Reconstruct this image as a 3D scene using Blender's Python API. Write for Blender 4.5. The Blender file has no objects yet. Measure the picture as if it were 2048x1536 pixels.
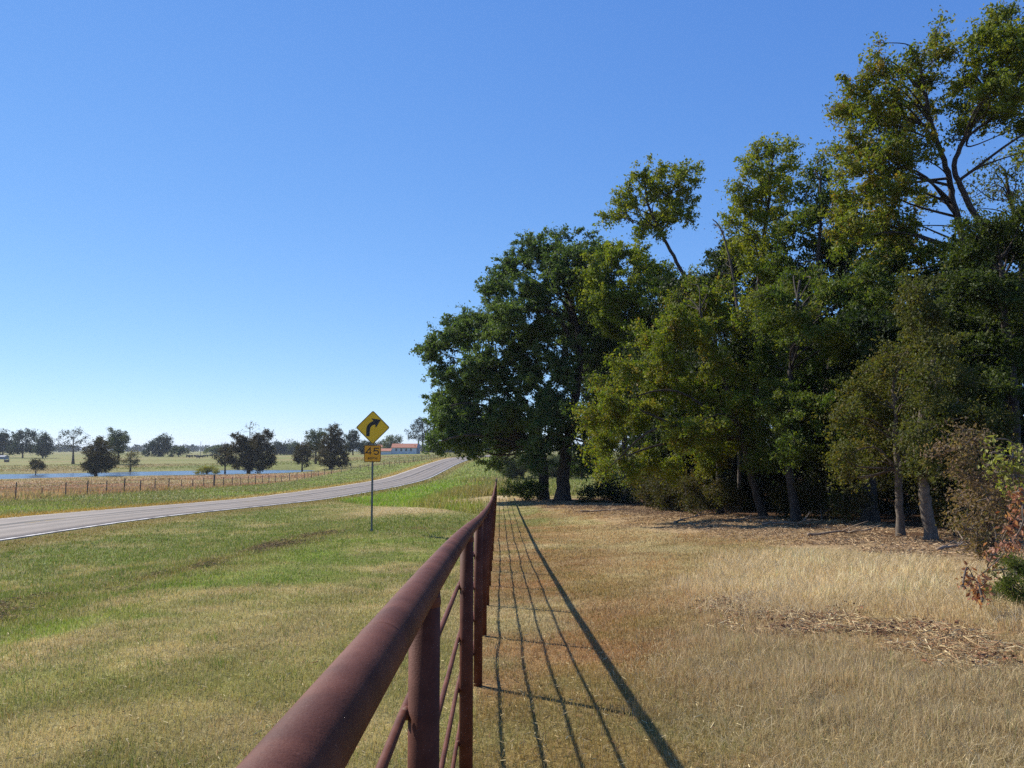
import bpy, math
import numpy as np
from mathutils import Vector, Matrix

sc = bpy.context.scene
C = sc.collection

# ------------------------------------------------------------------ camera
F_PX, W_PX, H_PX = 1658.0, 2048.0, 1536.0
EYE = 1.5
PITCH, YAW = math.radians(4.55), math.radians(-0.90)     # up, right
cd = bpy.data.cameras.new('camera')
cam = bpy.data.objects.new('camera', cd)
C.objects.link(cam)
cam.location = (0, 0, EYE)
cam.rotation_euler = (math.pi / 2 + PITCH, 0, YAW)
cd.sensor_width = 36.0
cd.lens = 36.0 * F_PX / W_PX
cd.clip_start, cd.clip_end = 0.05, 20000
sc.camera = cam

# ------------------------------------------------------------------ light
SUN_DIR = Vector((-1.18, 1.03, 1.28)).normalized()       # towards the sun
SUN_EL = math.asin(SUN_DIR.z)
SUN_ROT = math.atan2(SUN_DIR.x, SUN_DIR.y)
world = bpy.data.worlds.new('World')
sc.world = world
world.use_nodes = True
wn, wl = world.node_tree.nodes, world.node_tree.links
wn.clear()
sky = wn.new('ShaderNodeTexSky')
sky.sky_type = 'NISHITA'
sky.sun_disc = False
sky.sun_elevation = SUN_EL
sky.sun_rotation = SUN_ROT
sky.altitude = 100
sky.air_density = 0.7
sky.dust_density = 0.0
sky.ozone_density = 4.0
bg = wn.new('ShaderNodeBackground')
bg.inputs['Strength'].default_value = 0.080
wo = wn.new('ShaderNodeOutputWorld')
sep_ = wn.new('ShaderNodeSeparateColor'); cmb_ = wn.new('ShaderNodeCombineColor')
wl.new(sky.outputs[0], sep_.inputs[0])
K_ = 0.116                                              # the camera's soft tone response for the bright sky
for i_, (g_, p_) in enumerate(((.87, .90), (.91, .70), (1.10, .42))):
    a_ = wn.new('ShaderNodeMath'); a_.operation = 'MULTIPLY'; a_.inputs[1].default_value = K_
    b_ = wn.new('ShaderNodeMath'); b_.operation = 'POWER'; b_.inputs[1].default_value = p_
    c_ = wn.new('ShaderNodeMath'); c_.operation = 'MULTIPLY'; c_.inputs[1].default_value = g_ / K_
    wl.new(sep_.outputs[i_], a_.inputs[0]); wl.new(a_.outputs[0], b_.inputs[0]); wl.new(b_.outputs[0], c_.inputs[0]); wl.new(c_.outputs[0], cmb_.inputs[i_])
wl.new(cmb_.outputs[0], bg.inputs[0])
wl.new(bg.outputs[0], wo.inputs[0])
ld = bpy.data.lights.new('sun', 'SUN')
ld.energy = 5.0
ld.angle = math.radians(0.53)
ld.color = (1.0, 0.95, 0.86)
lo = bpy.data.objects.new('sun', ld)
C.objects.link(lo)
lo.rotation_euler = (-SUN_DIR).to_track_quat('-Z', 'Y').to_euler()
sc.view_settings.view_transform = 'Standard'
sc.view_settings.look = 'None'
sc.view_settings.gamma = 1.0
sc.view_settings.exposure = 0.55
cy = sc.cycles
cy.max_bounces = 6
cy.diffuse_bounces = 3
cy.glossy_bounces = 2
cy.transmission_bounces = 4
cy.use_denoising = False
cy.sample_clamp_indirect = 1.0
cy.sample_clamp_direct = 12.0

# ------------------------------------------------------------------ helpers
cp, sp, cyw, syw = math.cos(PITCH), math.sin(PITCH), math.cos(YAW), math.sin(YAW)


def ray(px, py):
    """direction of the sight line through a photo pixel, scaled to Y = 1"""
    a, b = (px - W_PX / 2) / F_PX, (H_PX / 2 - py) / F_PX
    x, y, z = a, cp - b * sp, sp + b * cp
    x, y = x * cyw - y * syw, x * syw + y * cyw
    return x / y, z / y


def at(px, py, Y):
    x, z = ray(px, py)
    return np.array([x * Y, Y, EYE + z * Y])


def srgb(r, g, b):
    f = lambda v: (v / 255) / 12.92 if v / 255 <= .04045 else ((v / 255 + .055) / 1.055) ** 2.4
    return np.array([f(r), f(g), f(b)])


def mesh_np(name, V, Fq, mat, parent=None, col=None, uv=None, smooth=False):
    """V (n,3) ; Fq (m,k) equal sized faces, or a list of arrays"""
    me = bpy.data.meshes.new(name)
    V = np.asarray(V, dtype=np.float32)
    Fs = Fq if isinstance(Fq, list) else [Fq]
    Fs = [np.asarray(f, dtype=np.int32) for f in Fs if len(f)]
    me.vertices.add(len(V))
    me.vertices.foreach_set('co', V.ravel())
    nl = sum(f.size for f in Fs)
    npoly = sum(len(f) for f in Fs)
    me.loops.add(nl)
    me.loops.foreach_set('vertex_index', np.concatenate([f.ravel() for f in Fs]))
    me.polygons.add(npoly)
    tot = np.concatenate([np.full(len(f), f.shape[1], dtype=np.int32) for f in Fs])
    start = np.concatenate([[0], np.cumsum(tot)[:-1]]).astype(np.int32)
    me.polygons.foreach_set('loop_start', start)
    me.polygons.foreach_set('loop_total', tot)
    me.polygons.foreach_set('use_smooth', np.full(npoly, smooth, dtype=bool))
    if col is not None:
        a = me.color_attributes.new('col', 'FLOAT_COLOR', 'POINT')
        c4 = np.ones((len(V), 4), dtype=np.float32)
        c4[:, :3] = col
        a.data.foreach_set('color', c4.ravel())
    if uv is not None:
        u = me.uv_layers.new(name='UVMap')
        idx = np.concatenate([f.ravel() for f in Fs])
        u.data.foreach_set('uv', np.asarray(uv, dtype=np.float32)[idx].ravel())
    me.update(calc_edges=True)
    if mat is not None:
        me.materials.append(mat)
    o = bpy.data.objects.new(name, me)
    C.objects.link(o)
    if parent is not None:
        o.parent = parent
    return o


class MB:
    def __init__(s):
        s.v, s.q, s.t, s.n = [], [], [], 0

    def add(s, V, q=(), t=()):
        s.v.append(np.asarray(V, float))
        if len(q): s.q.append(np.asarray(q, int) + s.n)
        if len(t): s.t.append(np.asarray(t, int) + s.n)
        s.n += len(V)

    def box(s, c, d, rot=None):
        d = np.asarray(d, float) / 2
        V = np.array([[x, y, z] for x in (-1, 1) for y in (-1, 1) for z in (-1, 1)]) * d
        if rot is not None: V = V @ np.asarray(rot).T
        s.add(V + np.asarray(c), [[0, 1, 3, 2], [4, 6, 7, 5], [0, 4, 5, 1], [2, 3, 7, 6], [0, 2, 6, 4], [1, 5, 7, 3]])

    def tube(s, P, R, n=6, cap=True):
        P = np.asarray(P, float)
        R = np.broadcast_to(np.asarray(R, float), (len(P),))
        T = np.gradient(P, axis=0)
        T /= np.linalg.norm(T, axis=1)[:, None] + 1e-9
        ref = np.array([0, 0, 1.0]) if abs(T[:, 2]).mean() < .8 else np.array([1.0, 0, 0])
        A = np.cross(T, ref); A /= np.linalg.norm(A, axis=1)[:, None] + 1e-9
        B = np.cross(T, A)
        th = np.arange(n) * 2 * math.pi / n
        V = P[:, None] + R[:, None, None] * (A[:, None] * np.cos(th)[None, :, None] + B[:, None] * np.sin(th)[None, :, None])
        V = V.reshape(-1, 3)
        m = len(P)
        i = np.arange(m - 1)[:, None] * n
        j = np.arange(n)[None]
        q = np.stack([i + j, i + (j + 1) % n, i + n + (j + 1) % n, i + n + j], -1).reshape(-1, 4)
        V = np.vstack([V, P[:1], P[-1:]])
        t = []
        if cap:
            for k in range(n):
                t.append([m * n, (k + 1) % n, k])
                t.append([m * n + 1, (m - 1) * n + k, (m - 1) * n + (k + 1) % n])
        s.add(V, q, t)

    def poly(s, pts2, depth, M):
        """extruded convex-ish polygon: pts2 in the local x,z plane, y from 0 to depth; needs triangulation by fan"""
        n = len(pts2)
        A = np.array([[p[0], 0, p[1]] for p in pts2]); B = A + np.array([0, depth, 0])
        V = np.vstack([A, B]) @ np.asarray(M)[:3, :3].T + np.asarray(M)[:3, 3]
        q = [[i, (i + 1) % n, n + (i + 1) % n, n + i] for i in range(n)]
        from mathutils.geometry import tessellate_polygon
        tri = tessellate_polygon([[Vector((p[0], p[1], 0)) for p in pts2]])
        t = [list(a) for a in tri] + [[n + a[2], n + a[1], n + a[0]] for a in tri]
        s.add(V, q, t)

    def build(s, name, mat, parent=None, smooth=False, off=None):
        V = np.vstack(s.v)
        if off is not None: V = V - np.asarray(off)
        F = []
        if s.q: F.append(np.vstack(s.q))
        if s.t: F.append(np.vstack(s.t))
        return mesh_np(name, V, F, mat, parent, smooth=smooth)


def tag(o, label=None, cat=None, group=None, kind=None):
    if label: o['label'] = label
    if cat: o['category'] = cat
    if group: o['group'] = group
    if kind: o['kind'] = kind
    return o


def thing(name, loc, label, cat, group=None):
    o = bpy.data.objects.new(name, None)
    C.objects.link(o)
    o.location = loc
    o.empty_display_size = .3
    return tag(o, label, cat, group)


def copy_tree(o, parent=None):
    c = o.copy(); C.objects.link(c)
    if parent is not None: c.parent = parent
    for ch in list(o.children): copy_tree(ch, c)
    return c


# value noise in numpy
def _h(i, j, s):
    n = (i.astype(np.int64) * 374761393 + j.astype(np.int64) * 668265263 + s * 974711) & 0xffffffff
    n = ((n ^ (n >> 13)) * 1274126177) & 0xffffffff
    return ((n ^ (n >> 16)) & 0xffff) / 65535.0


def vnoise(x, y, s=0):
    xi, yi = np.floor(x), np.floor(y)
    fx, fy = x - xi, y - yi
    fx, fy = fx * fx * (3 - 2 * fx), fy * fy * (3 - 2 * fy)
    a, b = _h(xi, yi, s), _h(xi + 1, yi, s)
    c, d = _h(xi, yi + 1, s), _h(xi + 1, yi + 1, s)
    return (a * (1 - fx) + b * fx) * (1 - fy) + (c * (1 - fx) + d * fx) * fy


def fbm(x, y, sc_, s=0, o=4):
    r, a, t = 0, 1, 0
    for k in range(o):
        r = r + a * vnoise(x / sc_ * 2 ** k, y / sc_ * 2 ** k, s + k * 7)
        t += a; a *= .55
    return r / t


def sstep(a, b, x):
    t = np.clip((x - a) / (b - a), 0, 1)
    return t * t * (3 - 2 * t)


def seg_dist(X, Y, poly):
    """distance to a polyline, signed side of nearest segment, arc parameter"""
    best = np.full(X.shape, 1e18); side = np.zeros(X.shape); par = np.zeros(X.shape)
    s0 = 0
    for (ax, ay), (bx, by) in zip(poly[:-1], poly[1:]):
        dx, dy = bx - ax, by - ay
        L2 = dx * dx + dy * dy; L = math.sqrt(L2)
        t = np.clip(((X - ax) * dx + (Y - ay) * dy) / L2, 0, 1)
        d2 = (X - ax - t * dx) ** 2 + (Y - ay - t * dy) ** 2
        m = d2 < best
        best = np.where(m, d2, best)
        side = np.where(m, np.sign((X - ax) * dy - (Y - ay) * dx), side)   # + = right of travel
        par = np.where(m, s0 + t * L, par)
        s0 += L
    return np.sqrt(best), side, par


def inpoly(X, Y, poly):
    r = np.zeros(X.shape, bool)
    n = len(poly)
    for i in range(n):
        x1, y1 = poly[i]; x2, y2 = poly[(i + 1) % n]
        c = ((y1 > Y) != (y2 > Y)) & (X < (x2 - x1) * (Y - y1) / ((y2 - y1) + 1e-12) + x1)
        r ^= c
    return r


def catmull(P, n=8):
    P = np.asarray(P, float)
    Q = np.vstack([2 * P[0] - P[1], P, 2 * P[-1] - P[-2]])
    out = []
    for i in range(1, len(Q) - 2):
        p0, p1, p2, p3 = Q[i - 1], Q[i], Q[i + 1], Q[i + 2]
        for t in np.linspace(0, 1, n, endpoint=False):
            out.append(.5 * (2 * p1 + (p2 - p0) * t + (2 * p0 - 5 * p1 + 4 * p2 - p3) * t * t + (3 * p1 - p0 - 3 * p2 + p3) * t ** 3))
    out.append(Q[-2])
    return np.array(out)


# ------------------------------------------------------------------ materials
def newmat(name):
    m = bpy.data.materials.new(name); m.use_nodes = True
    nt = m.node_tree; nt.nodes.clear()
    out = nt.nodes.new('ShaderNodeOutputMaterial')
    return m, nt, out


def node(nt, t, **kw):
    n = nt.nodes.new(t)
    for k, v in kw.items():
        if k in n.inputs: n.inputs[k].default_value = v
        else: setattr(n, k, v)
    return n


def mat_leaf(name, trans=.42, rough=.6, spec=.22, warm=(1.08, 1.12, .5), sel=1.0):
    m, nt, out = newmat(name)
    at_ = node(nt, 'ShaderNodeAttribute', attribute_name='col')
    p = node(nt, 'ShaderNodeBsdfPrincipled', Roughness=rough)
    p.inputs['Specular IOR Level'].default_value = spec
    nt.links.new(at_.outputs['Color'], p.inputs['Base Color'])
    mu = node(nt, 'ShaderNodeMix', data_type='RGBA', blend_type='MULTIPLY')
    mu.inputs[0].default_value = 1
    nt.links.new(at_.outputs['Color'], mu.inputs[6])
    mu.inputs[7].default_value = (*warm, 1)
    tr = node(nt, 'ShaderNodeBsdfTranslucent')
    nt.links.new(mu.outputs[2], tr.inputs['Color'])
    mx = node(nt, 'ShaderNodeMixShader', Fac=trans)
    nt.links.new(p.outputs[0], mx.inputs[1]); nt.links.new(tr.outputs[0], mx.inputs[2])
    nt.links.new(mx.outputs[0], out.inputs[0])
    return m


def mat_plain(name, col, rough=.6, metal=0.0, noise=None, bump=0.0, bscale=40, col2=None, nscale=8, spec=.5, lo_=.4, hi_=.65, detail=6):
    m, nt, out = newmat(name)
    p = node(nt, 'ShaderNodeBsdfPrincipled', Roughness=rough, Metallic=metal)
    p.inputs['Specular IOR Level'].default_value = spec
    p.inputs['Base Color'].default_value = (*col, 1)
    tc = node(nt, 'ShaderNodeTexCoord')
    if col2 is not None:
        n = node(nt, 'ShaderNodeTexNoise', Scale=nscale, Detail=detail, Roughness=.65)
        nt.links.new(tc.outputs['Object'], n.inputs['Vector'])
        mr = node(nt, 'ShaderNodeMapRange'); mr.inputs[1].default_value = lo_; mr.inputs[2].default_value = hi_
        nt.links.new(n.outputs[0], mr.inputs[0])
        mx = node(nt, 'ShaderNodeMix', data_type='RGBA')
        mx.inputs[6].default_value = (*col, 1); mx.inputs[7].default_value = (*col2, 1)
        nt.links.new(mr.outputs[0], mx.inputs[0]); nt.links.new(mx.outputs[2], p.inputs['Base Color'])
    if bump:
        n2 = node(nt, 'ShaderNodeTexNoise', Scale=bscale, Detail=5, Roughness=.6)
        nt.links.new(tc.outputs['Object'], n2.inputs['Vector'])
        b = node(nt, 'ShaderNodeBump', Strength=bump, Distance=.01)
        nt.links.new(n2.outputs[0], b.inputs['Height']); nt.links.new(b.outputs[0], p.inputs['Normal'])
    nt.links.new(p.outputs[0], out.inputs[0])
    return m


def mat_ground():
    m, nt, out = newmat('turf_soil')
    at_ = node(nt, 'ShaderNodeAttribute', attribute_name='col')
    tc = node(nt, 'ShaderNodeTexCoord')
    cur = at_.outputs['Color']
    for scale, lo_, hi_, det in ((.35, .78, 1.22, 4), (3.0, .7, 1.3, 6), (28.0, .45, 1.5, 6)):
        n = node(nt, 'ShaderNodeTexNoise', Scale=scale, Detail=det, Roughness=.65)
        nt.links.new(tc.outputs['Object'], n.inputs['Vector'])
        mr = node(nt, 'ShaderNodeMapRange'); mr.inputs[1].default_value = .3; mr.inputs[2].default_value = .7
        mr.inputs[3].default_value = lo_; mr.inputs[4].default_value = hi_
        nt.links.new(n.outputs[0], mr.inputs[0])
        mu = node(nt, 'ShaderNodeMix', data_type='RGBA', blend_type='MULTIPLY'); mu.inputs[0].default_value = 1
        nt.links.new(cur, mu.inputs[6]); nt.links.new(mr.outputs[0], mu.inputs[7])
        cur = mu.outputs[2]
    p = node(nt, 'ShaderNodeBsdfPrincipled', Roughness=1.0)
    p.inputs['Specular IOR Level'].default_value = .1
    nt.links.new(cur, p.inputs['Base Color'])
    n2 = node(nt, 'ShaderNodeTexNoise', Scale=18, Detail=8, Roughness=.7)
    nt.links.new(tc.outputs['Object'], n2.inputs['Vector'])
    b = node(nt, 'ShaderNodeBump', Strength=.8, Distance=.05)
    nt.links.new(n2.outputs[0], b.inputs['Height']); nt.links.new(b.outputs[0], p.inputs['Normal'])
    nt.links.new(p.outputs[0], out.inputs[0])
    return m


def mat_asphalt():
    m, nt, out = newmat('chip_seal_asphalt')
    tc = node(nt, 'ShaderNodeTexCoord')
    uv = node(nt, 'ShaderNodeUVMap', uv_map='UVMap')
    sep = node(nt, 'ShaderNodeSeparateXYZ'); nt.links.new(uv.outputs[0], sep.inputs[0])
    n = node(nt, 'ShaderNodeTexNoise', Scale=.7, Detail=8, Roughness=.7)
    nt.links.new(tc.outputs['Object'], n.inputs['Vector'])
    r = node(nt, 'ShaderNodeValToRGB')
    r.color_ramp.elements[0].position = .3; r.color_ramp.elements[0].color = (.195, .158, .126, 1)
    r.color_ramp.elements[1].position = .7; r.color_ramp.elements[1].color = (.285, .236, .192, 1)
    nt.links.new(n.outputs[0], r.inputs[0])
    n3 = node(nt, 'ShaderNodeTexNoise', Scale=60, Detail=4, Roughness=.7)
    nt.links.new(tc.outputs['Object'], n3.inputs['Vector'])
    mr3 = node(nt, 'ShaderNodeMapRange'); mr3.inputs[1].default_value = .3; mr3.inputs[2].default_value = .7
    mr3.inputs[3].default_value = .6; mr3.inputs[4].default_value = 1.35
    nt.links.new(n3.outputs[0], mr3.inputs[0])
    mu = node(nt, 'ShaderNodeMix', data_type='RGBA', blend_type='MULTIPLY'); mu.inputs[0].default_value = 1
    nt.links.new(r.outputs[0], mu.inputs[6]); nt.links.new(mr3.outputs[0], mu.inputs[7])
    # tar seams running along the lanes, broken up by noise stretched along the road
    cmb = node(nt, 'ShaderNodeCombineXYZ')
    mV = node(nt, 'ShaderNodeMath', operation='MULTIPLY'); mV.inputs[1].default_value = .12
    nt.links.new(sep.outputs[1], mV.inputs[0])
    nt.links.new(sep.outputs[0], cmb.inputs[0]); nt.links.new(mV.outputs[0], cmb.inputs[1])
    ns = node(nt, 'ShaderNodeTexNoise', Scale=1.6, Detail=6, Roughness=.7)
    nt.links.new(cmb.outputs[0], ns.inputs['Vector'])
    cur = mu.outputs[2]
    for u0, w, amt in ((-.35, .42, 2.2), (1.75, .7, .8), (-1.75, .7, .7), (-2.6, .4, 1.3), (.6, .3, 1.5)):
        d = node(nt, 'ShaderNodeMath', operation='SUBTRACT'); d.inputs[1].default_value = u0
        nt.links.new(sep.outputs[0], d.inputs[0])
        w2 = node(nt, 'ShaderNodeMath', operation='MULTIPLY_ADD'); w2.inputs[1].default_value = .8; w2.inputs[2].default_value = -.4
        nt.links.new(ns.outputs[0], w2.inputs[0])
        d2 = node(nt, 'ShaderNodeMath', operation='ADD'); nt.links.new(d.outputs[0], d2.inputs[0]); nt.links.new(w2.outputs[0], d2.inputs[1])
        a = node(nt, 'ShaderNodeMath', operation='ABSOLUTE'); nt.links.new(d2.outputs[0], a.inputs[0])
        mr = node(nt, 'ShaderNodeMapRange'); mr.inputs[1].default_value = 0; mr.inputs[2].default_value = w
        mr.inputs[3].default_value = amt; mr.inputs[4].default_value = 0
        nt.links.new(a.outputs[0], mr.inputs[0])
        mm = node(nt, 'ShaderNodeMath', operation='MULTIPLY'); nt.links.new(mr.outputs[0], mm.inputs[0]); nt.links.new(ns.outputs[0], mm.inputs[1])
        mx = node(nt, 'ShaderNodeMix', data_type='RGBA'); mx.inputs[7].default_value = (.035, .032, .03, 1)
        nt.links.new(mm.outputs[0], mx.inputs[0]); nt.links.new(cur, mx.inputs[6]); cur = mx.outputs[2]
    p = node(nt, 'ShaderNodeBsdfPrincipled', Roughness=.85)
    p.inputs['Specular IOR Level'].default_value = .3
    nt.links.new(cur, p.inputs['Base Color'])
    b = node(nt, 'ShaderNodeBump', Strength=.4, Distance=.01)
    nt.links.new(n3.outputs[0], b.inputs['Height']); nt.links.new(b.outputs[0], p.inputs['Normal'])
    nt.links.new(p.outputs[0], out.inputs[0])
    return m


def mat_rust():
    m, nt, out = newmat('rusted_red_pipe')
    tc = node(nt, 'ShaderNodeTexCoord')
    def noise(s, d=6, r=.65):
        n = node(nt, 'ShaderNodeTexNoise', Scale=s, Detail=d, Roughness=r)
        nt.links.new(tc.outputs['Object'], n.inputs['Vector']); return n
    n1 = noise(7)
    r = node(nt, 'ShaderNodeValToRGB'); e = r.color_ramp.elements
    e[0].position = .3; e[0].color = (.064, .018, .009, 1)
    e[1].position = .72; e[1].color = (.145, .047, .025, 1)
    x = e.new(.5); x.color = (.100, .029, .014, 1)
    nt.links.new(n1.outputs[0], r.inputs[0])
    # pale dusty bloom
    n2 = noise(3.5, 8, .7)
    mr = node(nt, 'ShaderNodeMapRange'); mr.inputs[1].default_value = .45; mr.inputs[2].default_value = .75; mr.inputs[4].default_value = .22
    nt.links.new(n2.outputs[0], mr.inputs[0])
    mx = node(nt, 'ShaderNodeMix', data_type='RGBA'); mx.inputs[7].default_value = (.20, .095, .07, 1)
    nt.links.new(mr.outputs[0], mx.inputs[0]); nt.links.new(r.outputs[0], mx.inputs[6])
    # red rust specks
    n3 = noise(210, 3, .6)
    mr3 = node(nt, 'ShaderNodeMapRange'); mr3.inputs[1].default_value = .60; mr3.inputs[2].default_value = .70; mr3.inputs[4].default_value = .65
    nt.links.new(n3.outputs[0], mr3.inputs[0])
    mx2 = node(nt, 'ShaderNodeMix', data_type='RGBA'); mx2.inputs[7].default_value = (.05, .010, .008, 1)
    nt.links.new(mr3.outputs[0], mx2.inputs[0]); nt.links.new(mx.outputs[2], mx2.inputs[6])
    n5 = noise(95, 3, .6)
    mr5 = node(nt, 'ShaderNodeMapRange'); mr5.inputs[1].default_value = .66; mr5.inputs[2].default_value = .74; mr5.inputs[4].default_value = .5
    nt.links.new(n5.outputs[0], mr5.inputs[0])
    mx3 = node(nt, 'ShaderNodeMix', data_type='RGBA'); mx3.inputs[7].default_value = (.21, .12, .10, 1)
    nt.links.new(mr5.outputs[0], mx3.inputs[0]); nt.links.new(mx2.outputs[2], mx3.inputs[6])
    p = node(nt, 'ShaderNodeBsdfPrincipled', Roughness=.62)
    p.inputs['Specular IOR Level'].default_value = .15
    nt.links.new(mx3.outputs[2], p.inputs['Base Color'])
    n4 = noise(260, 4)
    b = node(nt, 'ShaderNodeBump', Strength=.35, Distance=.002)
    nt.links.new(n4.outputs[0], b.inputs['Height']); nt.links.new(b.outputs[0], p.inputs['Normal'])
    nt.links.new(p.outputs[0], out.inputs[0])
    return m


def mat_worn_paint(name, col, under, thr=(.42, .6), scale=3.5):
    return mat_plain(name, col, .8, col2=under, nscale=scale, lo_=thr[0], hi_=thr[1], detail=10, spec=.3)


def mat_water():
    m, nt, out = newmat('pond_water')
    tc = node(nt, 'ShaderNodeTexCoord')
    n = node(nt, 'ShaderNodeTexNoise', Scale=1.4, Detail=4, Roughness=.6)
    nt.links.new(tc.outputs['Object'], n.inputs['Vector'])
    b = node(nt, 'ShaderNodeBump', Strength=.6, Distance=.25)
    nt.links.new(n.outputs[0], b.inputs['Height'])
    p = node(nt, 'ShaderNodeBsdfPrincipled', Roughness=.22)
    p.inputs['Base Color'].default_value = (.04, .06, .09, 1)
    p.inputs['IOR'].default_value = 1.33
    nt.links.new(b.outputs[0], p.inputs['Normal'])
    nt.links.new(p.outputs[0], out.inputs[0])
    return m


M_LEAF = mat_leaf('leaf')
M_FARLEAF = mat_leaf('far_leaf', trans=.25, rough=.7, spec=.2)
M_GRASS = mat_leaf('grass_blade', trans=.30, rough=.6, spec=.25, warm=(1.05, 1.0, .88))
M_BARK = mat_plain('bark', (.040, .031, .025), .9, col2=(.085, .068, .054), nscale=9, bump=1.0, bscale=22, spec=.2)
M_PALEBARK = mat_plain('pale_bark', (.10, .078, .058), .9, col2=(.18, .145, .11), nscale=12, bump=.8, bscale=30, spec=.2)
M_RUST = mat_rust()
M_GALV = mat_plain('galvanised_steel', (.17, .18, .18), .5, metal=.35, col2=(.12, .13, .13), nscale=20)

# ------------------------------------------------------------------ terrain
def rail_D(Y):
    return np.interp(Y, [-12, 0, 1.66, 2.2, 3.2, 4.5, 7, 11.7, 18, 24.6, 40, 57, 80],
                     [-.30, .228, .288, .308, .355, .43, .58, .83, 1.12, 1.36, 1.72, 1.93, 2.2])
_ys = np.linspace(-12, 80, 369)
_k = np.hanning(15); _k /= _k.sum()
_rs = np.convolve(np.pad(rail_D(_ys), 7, mode='edge'), _k, 'valid')
def rail_smooth(Y): return np.interp(Y, _ys, _rs)
RAIL_H = 1.31
FENCE_X = -.163

NEAR_EDGE = np.array([(-17.2, -60), (-17.2, 0), (-17.1, 20), (-16.9, 29), (-16.6, 38), (-16.2, 46), (-15.3, 55), (-14.0, 68),
                      (-12.8, 80), (-11.6, 98), (-10.9, 130), (-10.3, 165), (-9.2, 198), (-6.3, 226), (-.5, 254), (9, 287), (24, 325), (60, 380)], float)
ROAD_D = np.array([2.75, 2.85, 2.95, 3.07, 3.2, 3.4, 3.65, 3.95, 4.05, 4.2, 4.4, 3.85, 3.05, 2.15, 1.78, 1.55, 1.6, 1.9])
ROAD_HW = 3.5
_t = np.gradient(NEAR_EDGE, axis=0); _t /= np.linalg.norm(_t, axis=1)[:, None]
ROAD_C = catmull(np.column_stack([NEAR_EDGE + ROAD_HW * np.column_stack([-_t[:, 1], _t[:, 0]]), EYE - ROAD_D]), 10)
ROAD_ARC = np.concatenate([[0], np.cumsum(np.linalg.norm(np.diff(ROAD_C[:, :2], axis=0), axis=1))])

POND = np.array([(-400, 164), (-230, 159), (-150, 168), (-108, 178), (-96, 194), (-82, 207), (-66, 213), (-48, 218), (-49, 240), (-58, 262),
                 (-78, 262), (-96, 246), (-111, 226), (-126, 213), (-160, 205), (-240, 200), (-400, 205)], float)
POND_D = 6.2

ctrl = []
for Y in (-40, -12, -5, 0, 3, 6, 10, 15, 22, 30, 40, 50, 60): ctrl.append((FENCE_X, Y, float(rail_smooth(Y)) + RAIL_H if Y > -13 else .9))
ctrl += [(0, 80, 3.6), (2, 100, 4.0), (3, 135, 4.2), (0, 170, 3.7), (5, 200, 3.0), (20, 230, 2.2), (40, 260, 2.0)]
# left verge and ditch
ctrl += [(-4, 27, 2.60), (-4, 10, 2.0), (-3, 5, 1.74), (-8, 8, 2.25), (-10, 18, 2.9), (-10, 30, 3.15), (-9, 42, 3.3), (-12, 4, 2.75), (-11, -10, 2.6),
         (-6, 18, 2.45), (-5, 36, 2.92), (-8, 60, 3.75), (-6, 90, 4.1), (-4, 50, 3.2), (-2.5, 52, 3.2)]
for (x, y), d in zip(NEAR_EDGE, ROAD_D): ctrl.append((x - 3.5, y, d + .05))
# right clearing and wood
ctrl += [(2, 4, 1.68), (5, 8, 1.66), (10, 16.6, 1.96), (8.5, 23.5, 2.25), (6.5, 36, 2.62), (2.5, 51, 3.12), (4, 53, 3.15), (15, 30, 2.3), (20, 20, 1.9),
         (10, 5, 1.45), (30, 50, 2.8), (40, 100, 3.6), (60, 30, 2.0), (12, 60, 3.3), (20, -20, 1.0), (60, -40, .8), (100, 100, 3.0)]
# far side of the road
ctrl += [(-36.6, 64, 3.75), (-36.6, 82, 4.15), (-36.6, 115, 5.0), (-36.6, 150, 5.4), (-33.6, 165, 4.9), (-26, 185, 4.1), (-20, 215, 3.1), (-36, 30, 3.4), (-36, 0, 3.2),
         (-50, 110, 5.3), (-60, 80, 4.7), (-50, 180, 5.8), (-80, 190, 6.0), (-110, 160, 5.9), (-200, 140, 5.8), (-100, 60, 4.6), (-200, 40, 4.5),
         (-40, 250, 4.0), (-60, 280, 4.4), (-100, 270, 5.6), (-140, 235, 5.7), (-220, 235, 5.7), (-100, 330, 4.6), (-160, 300, 5.0), (-250, 320, 5.0),
         (-42, 300, 2.9), (-42, 368, 1.75), (-58, 368, 2.2), (-70, 380, 2.6), (-20, 330, 1.4), (-10, 300, 1.3), (-20, 420, 1.6), (10, 420, 1.5), (-100, 400, 3.6), (-200, 440, 4.0), (-300, 480, 4.2),
         (-150, 600, 3.4), (-300, 700, 3.4), (0, 700, 2.0), (200, 500, 2.5), (300, 200, 2.5), (-500, 300, 5.0), (-500, 0, 4.5)]
for a in range(0, 360, 20):
    for R_ in (1200, 5000): ctrl.append((R_ * math.sin(math.radians(a)), R_ * math.cos(math.radians(a)), 3.2 if R_ < 2000 else 3.0))
ctrl = np.array(ctrl, float)
def _emb(x, y): return np.arcsinh(x / 8.0), np.arcsinh(y / 8.0)
_cx, _cy = _emb(ctrl[:, 0], ctrl[:, 1])
_K = np.sqrt((_cx[:, None] - _cx[None]) ** 2 + (_cy[:, None] - _cy[None]) ** 2) ** 1.5
_K -= np.eye(len(ctrl)) * -.002
_P = np.column_stack([np.ones(len(ctrl)), _cx, _cy])
_A = np.block([[_K, _P], [_P.T, np.zeros((3, 3))]])
_w = np.linalg.solve(_A, np.concatenate([ctrl[:, 2], np.zeros(3)]))


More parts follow.
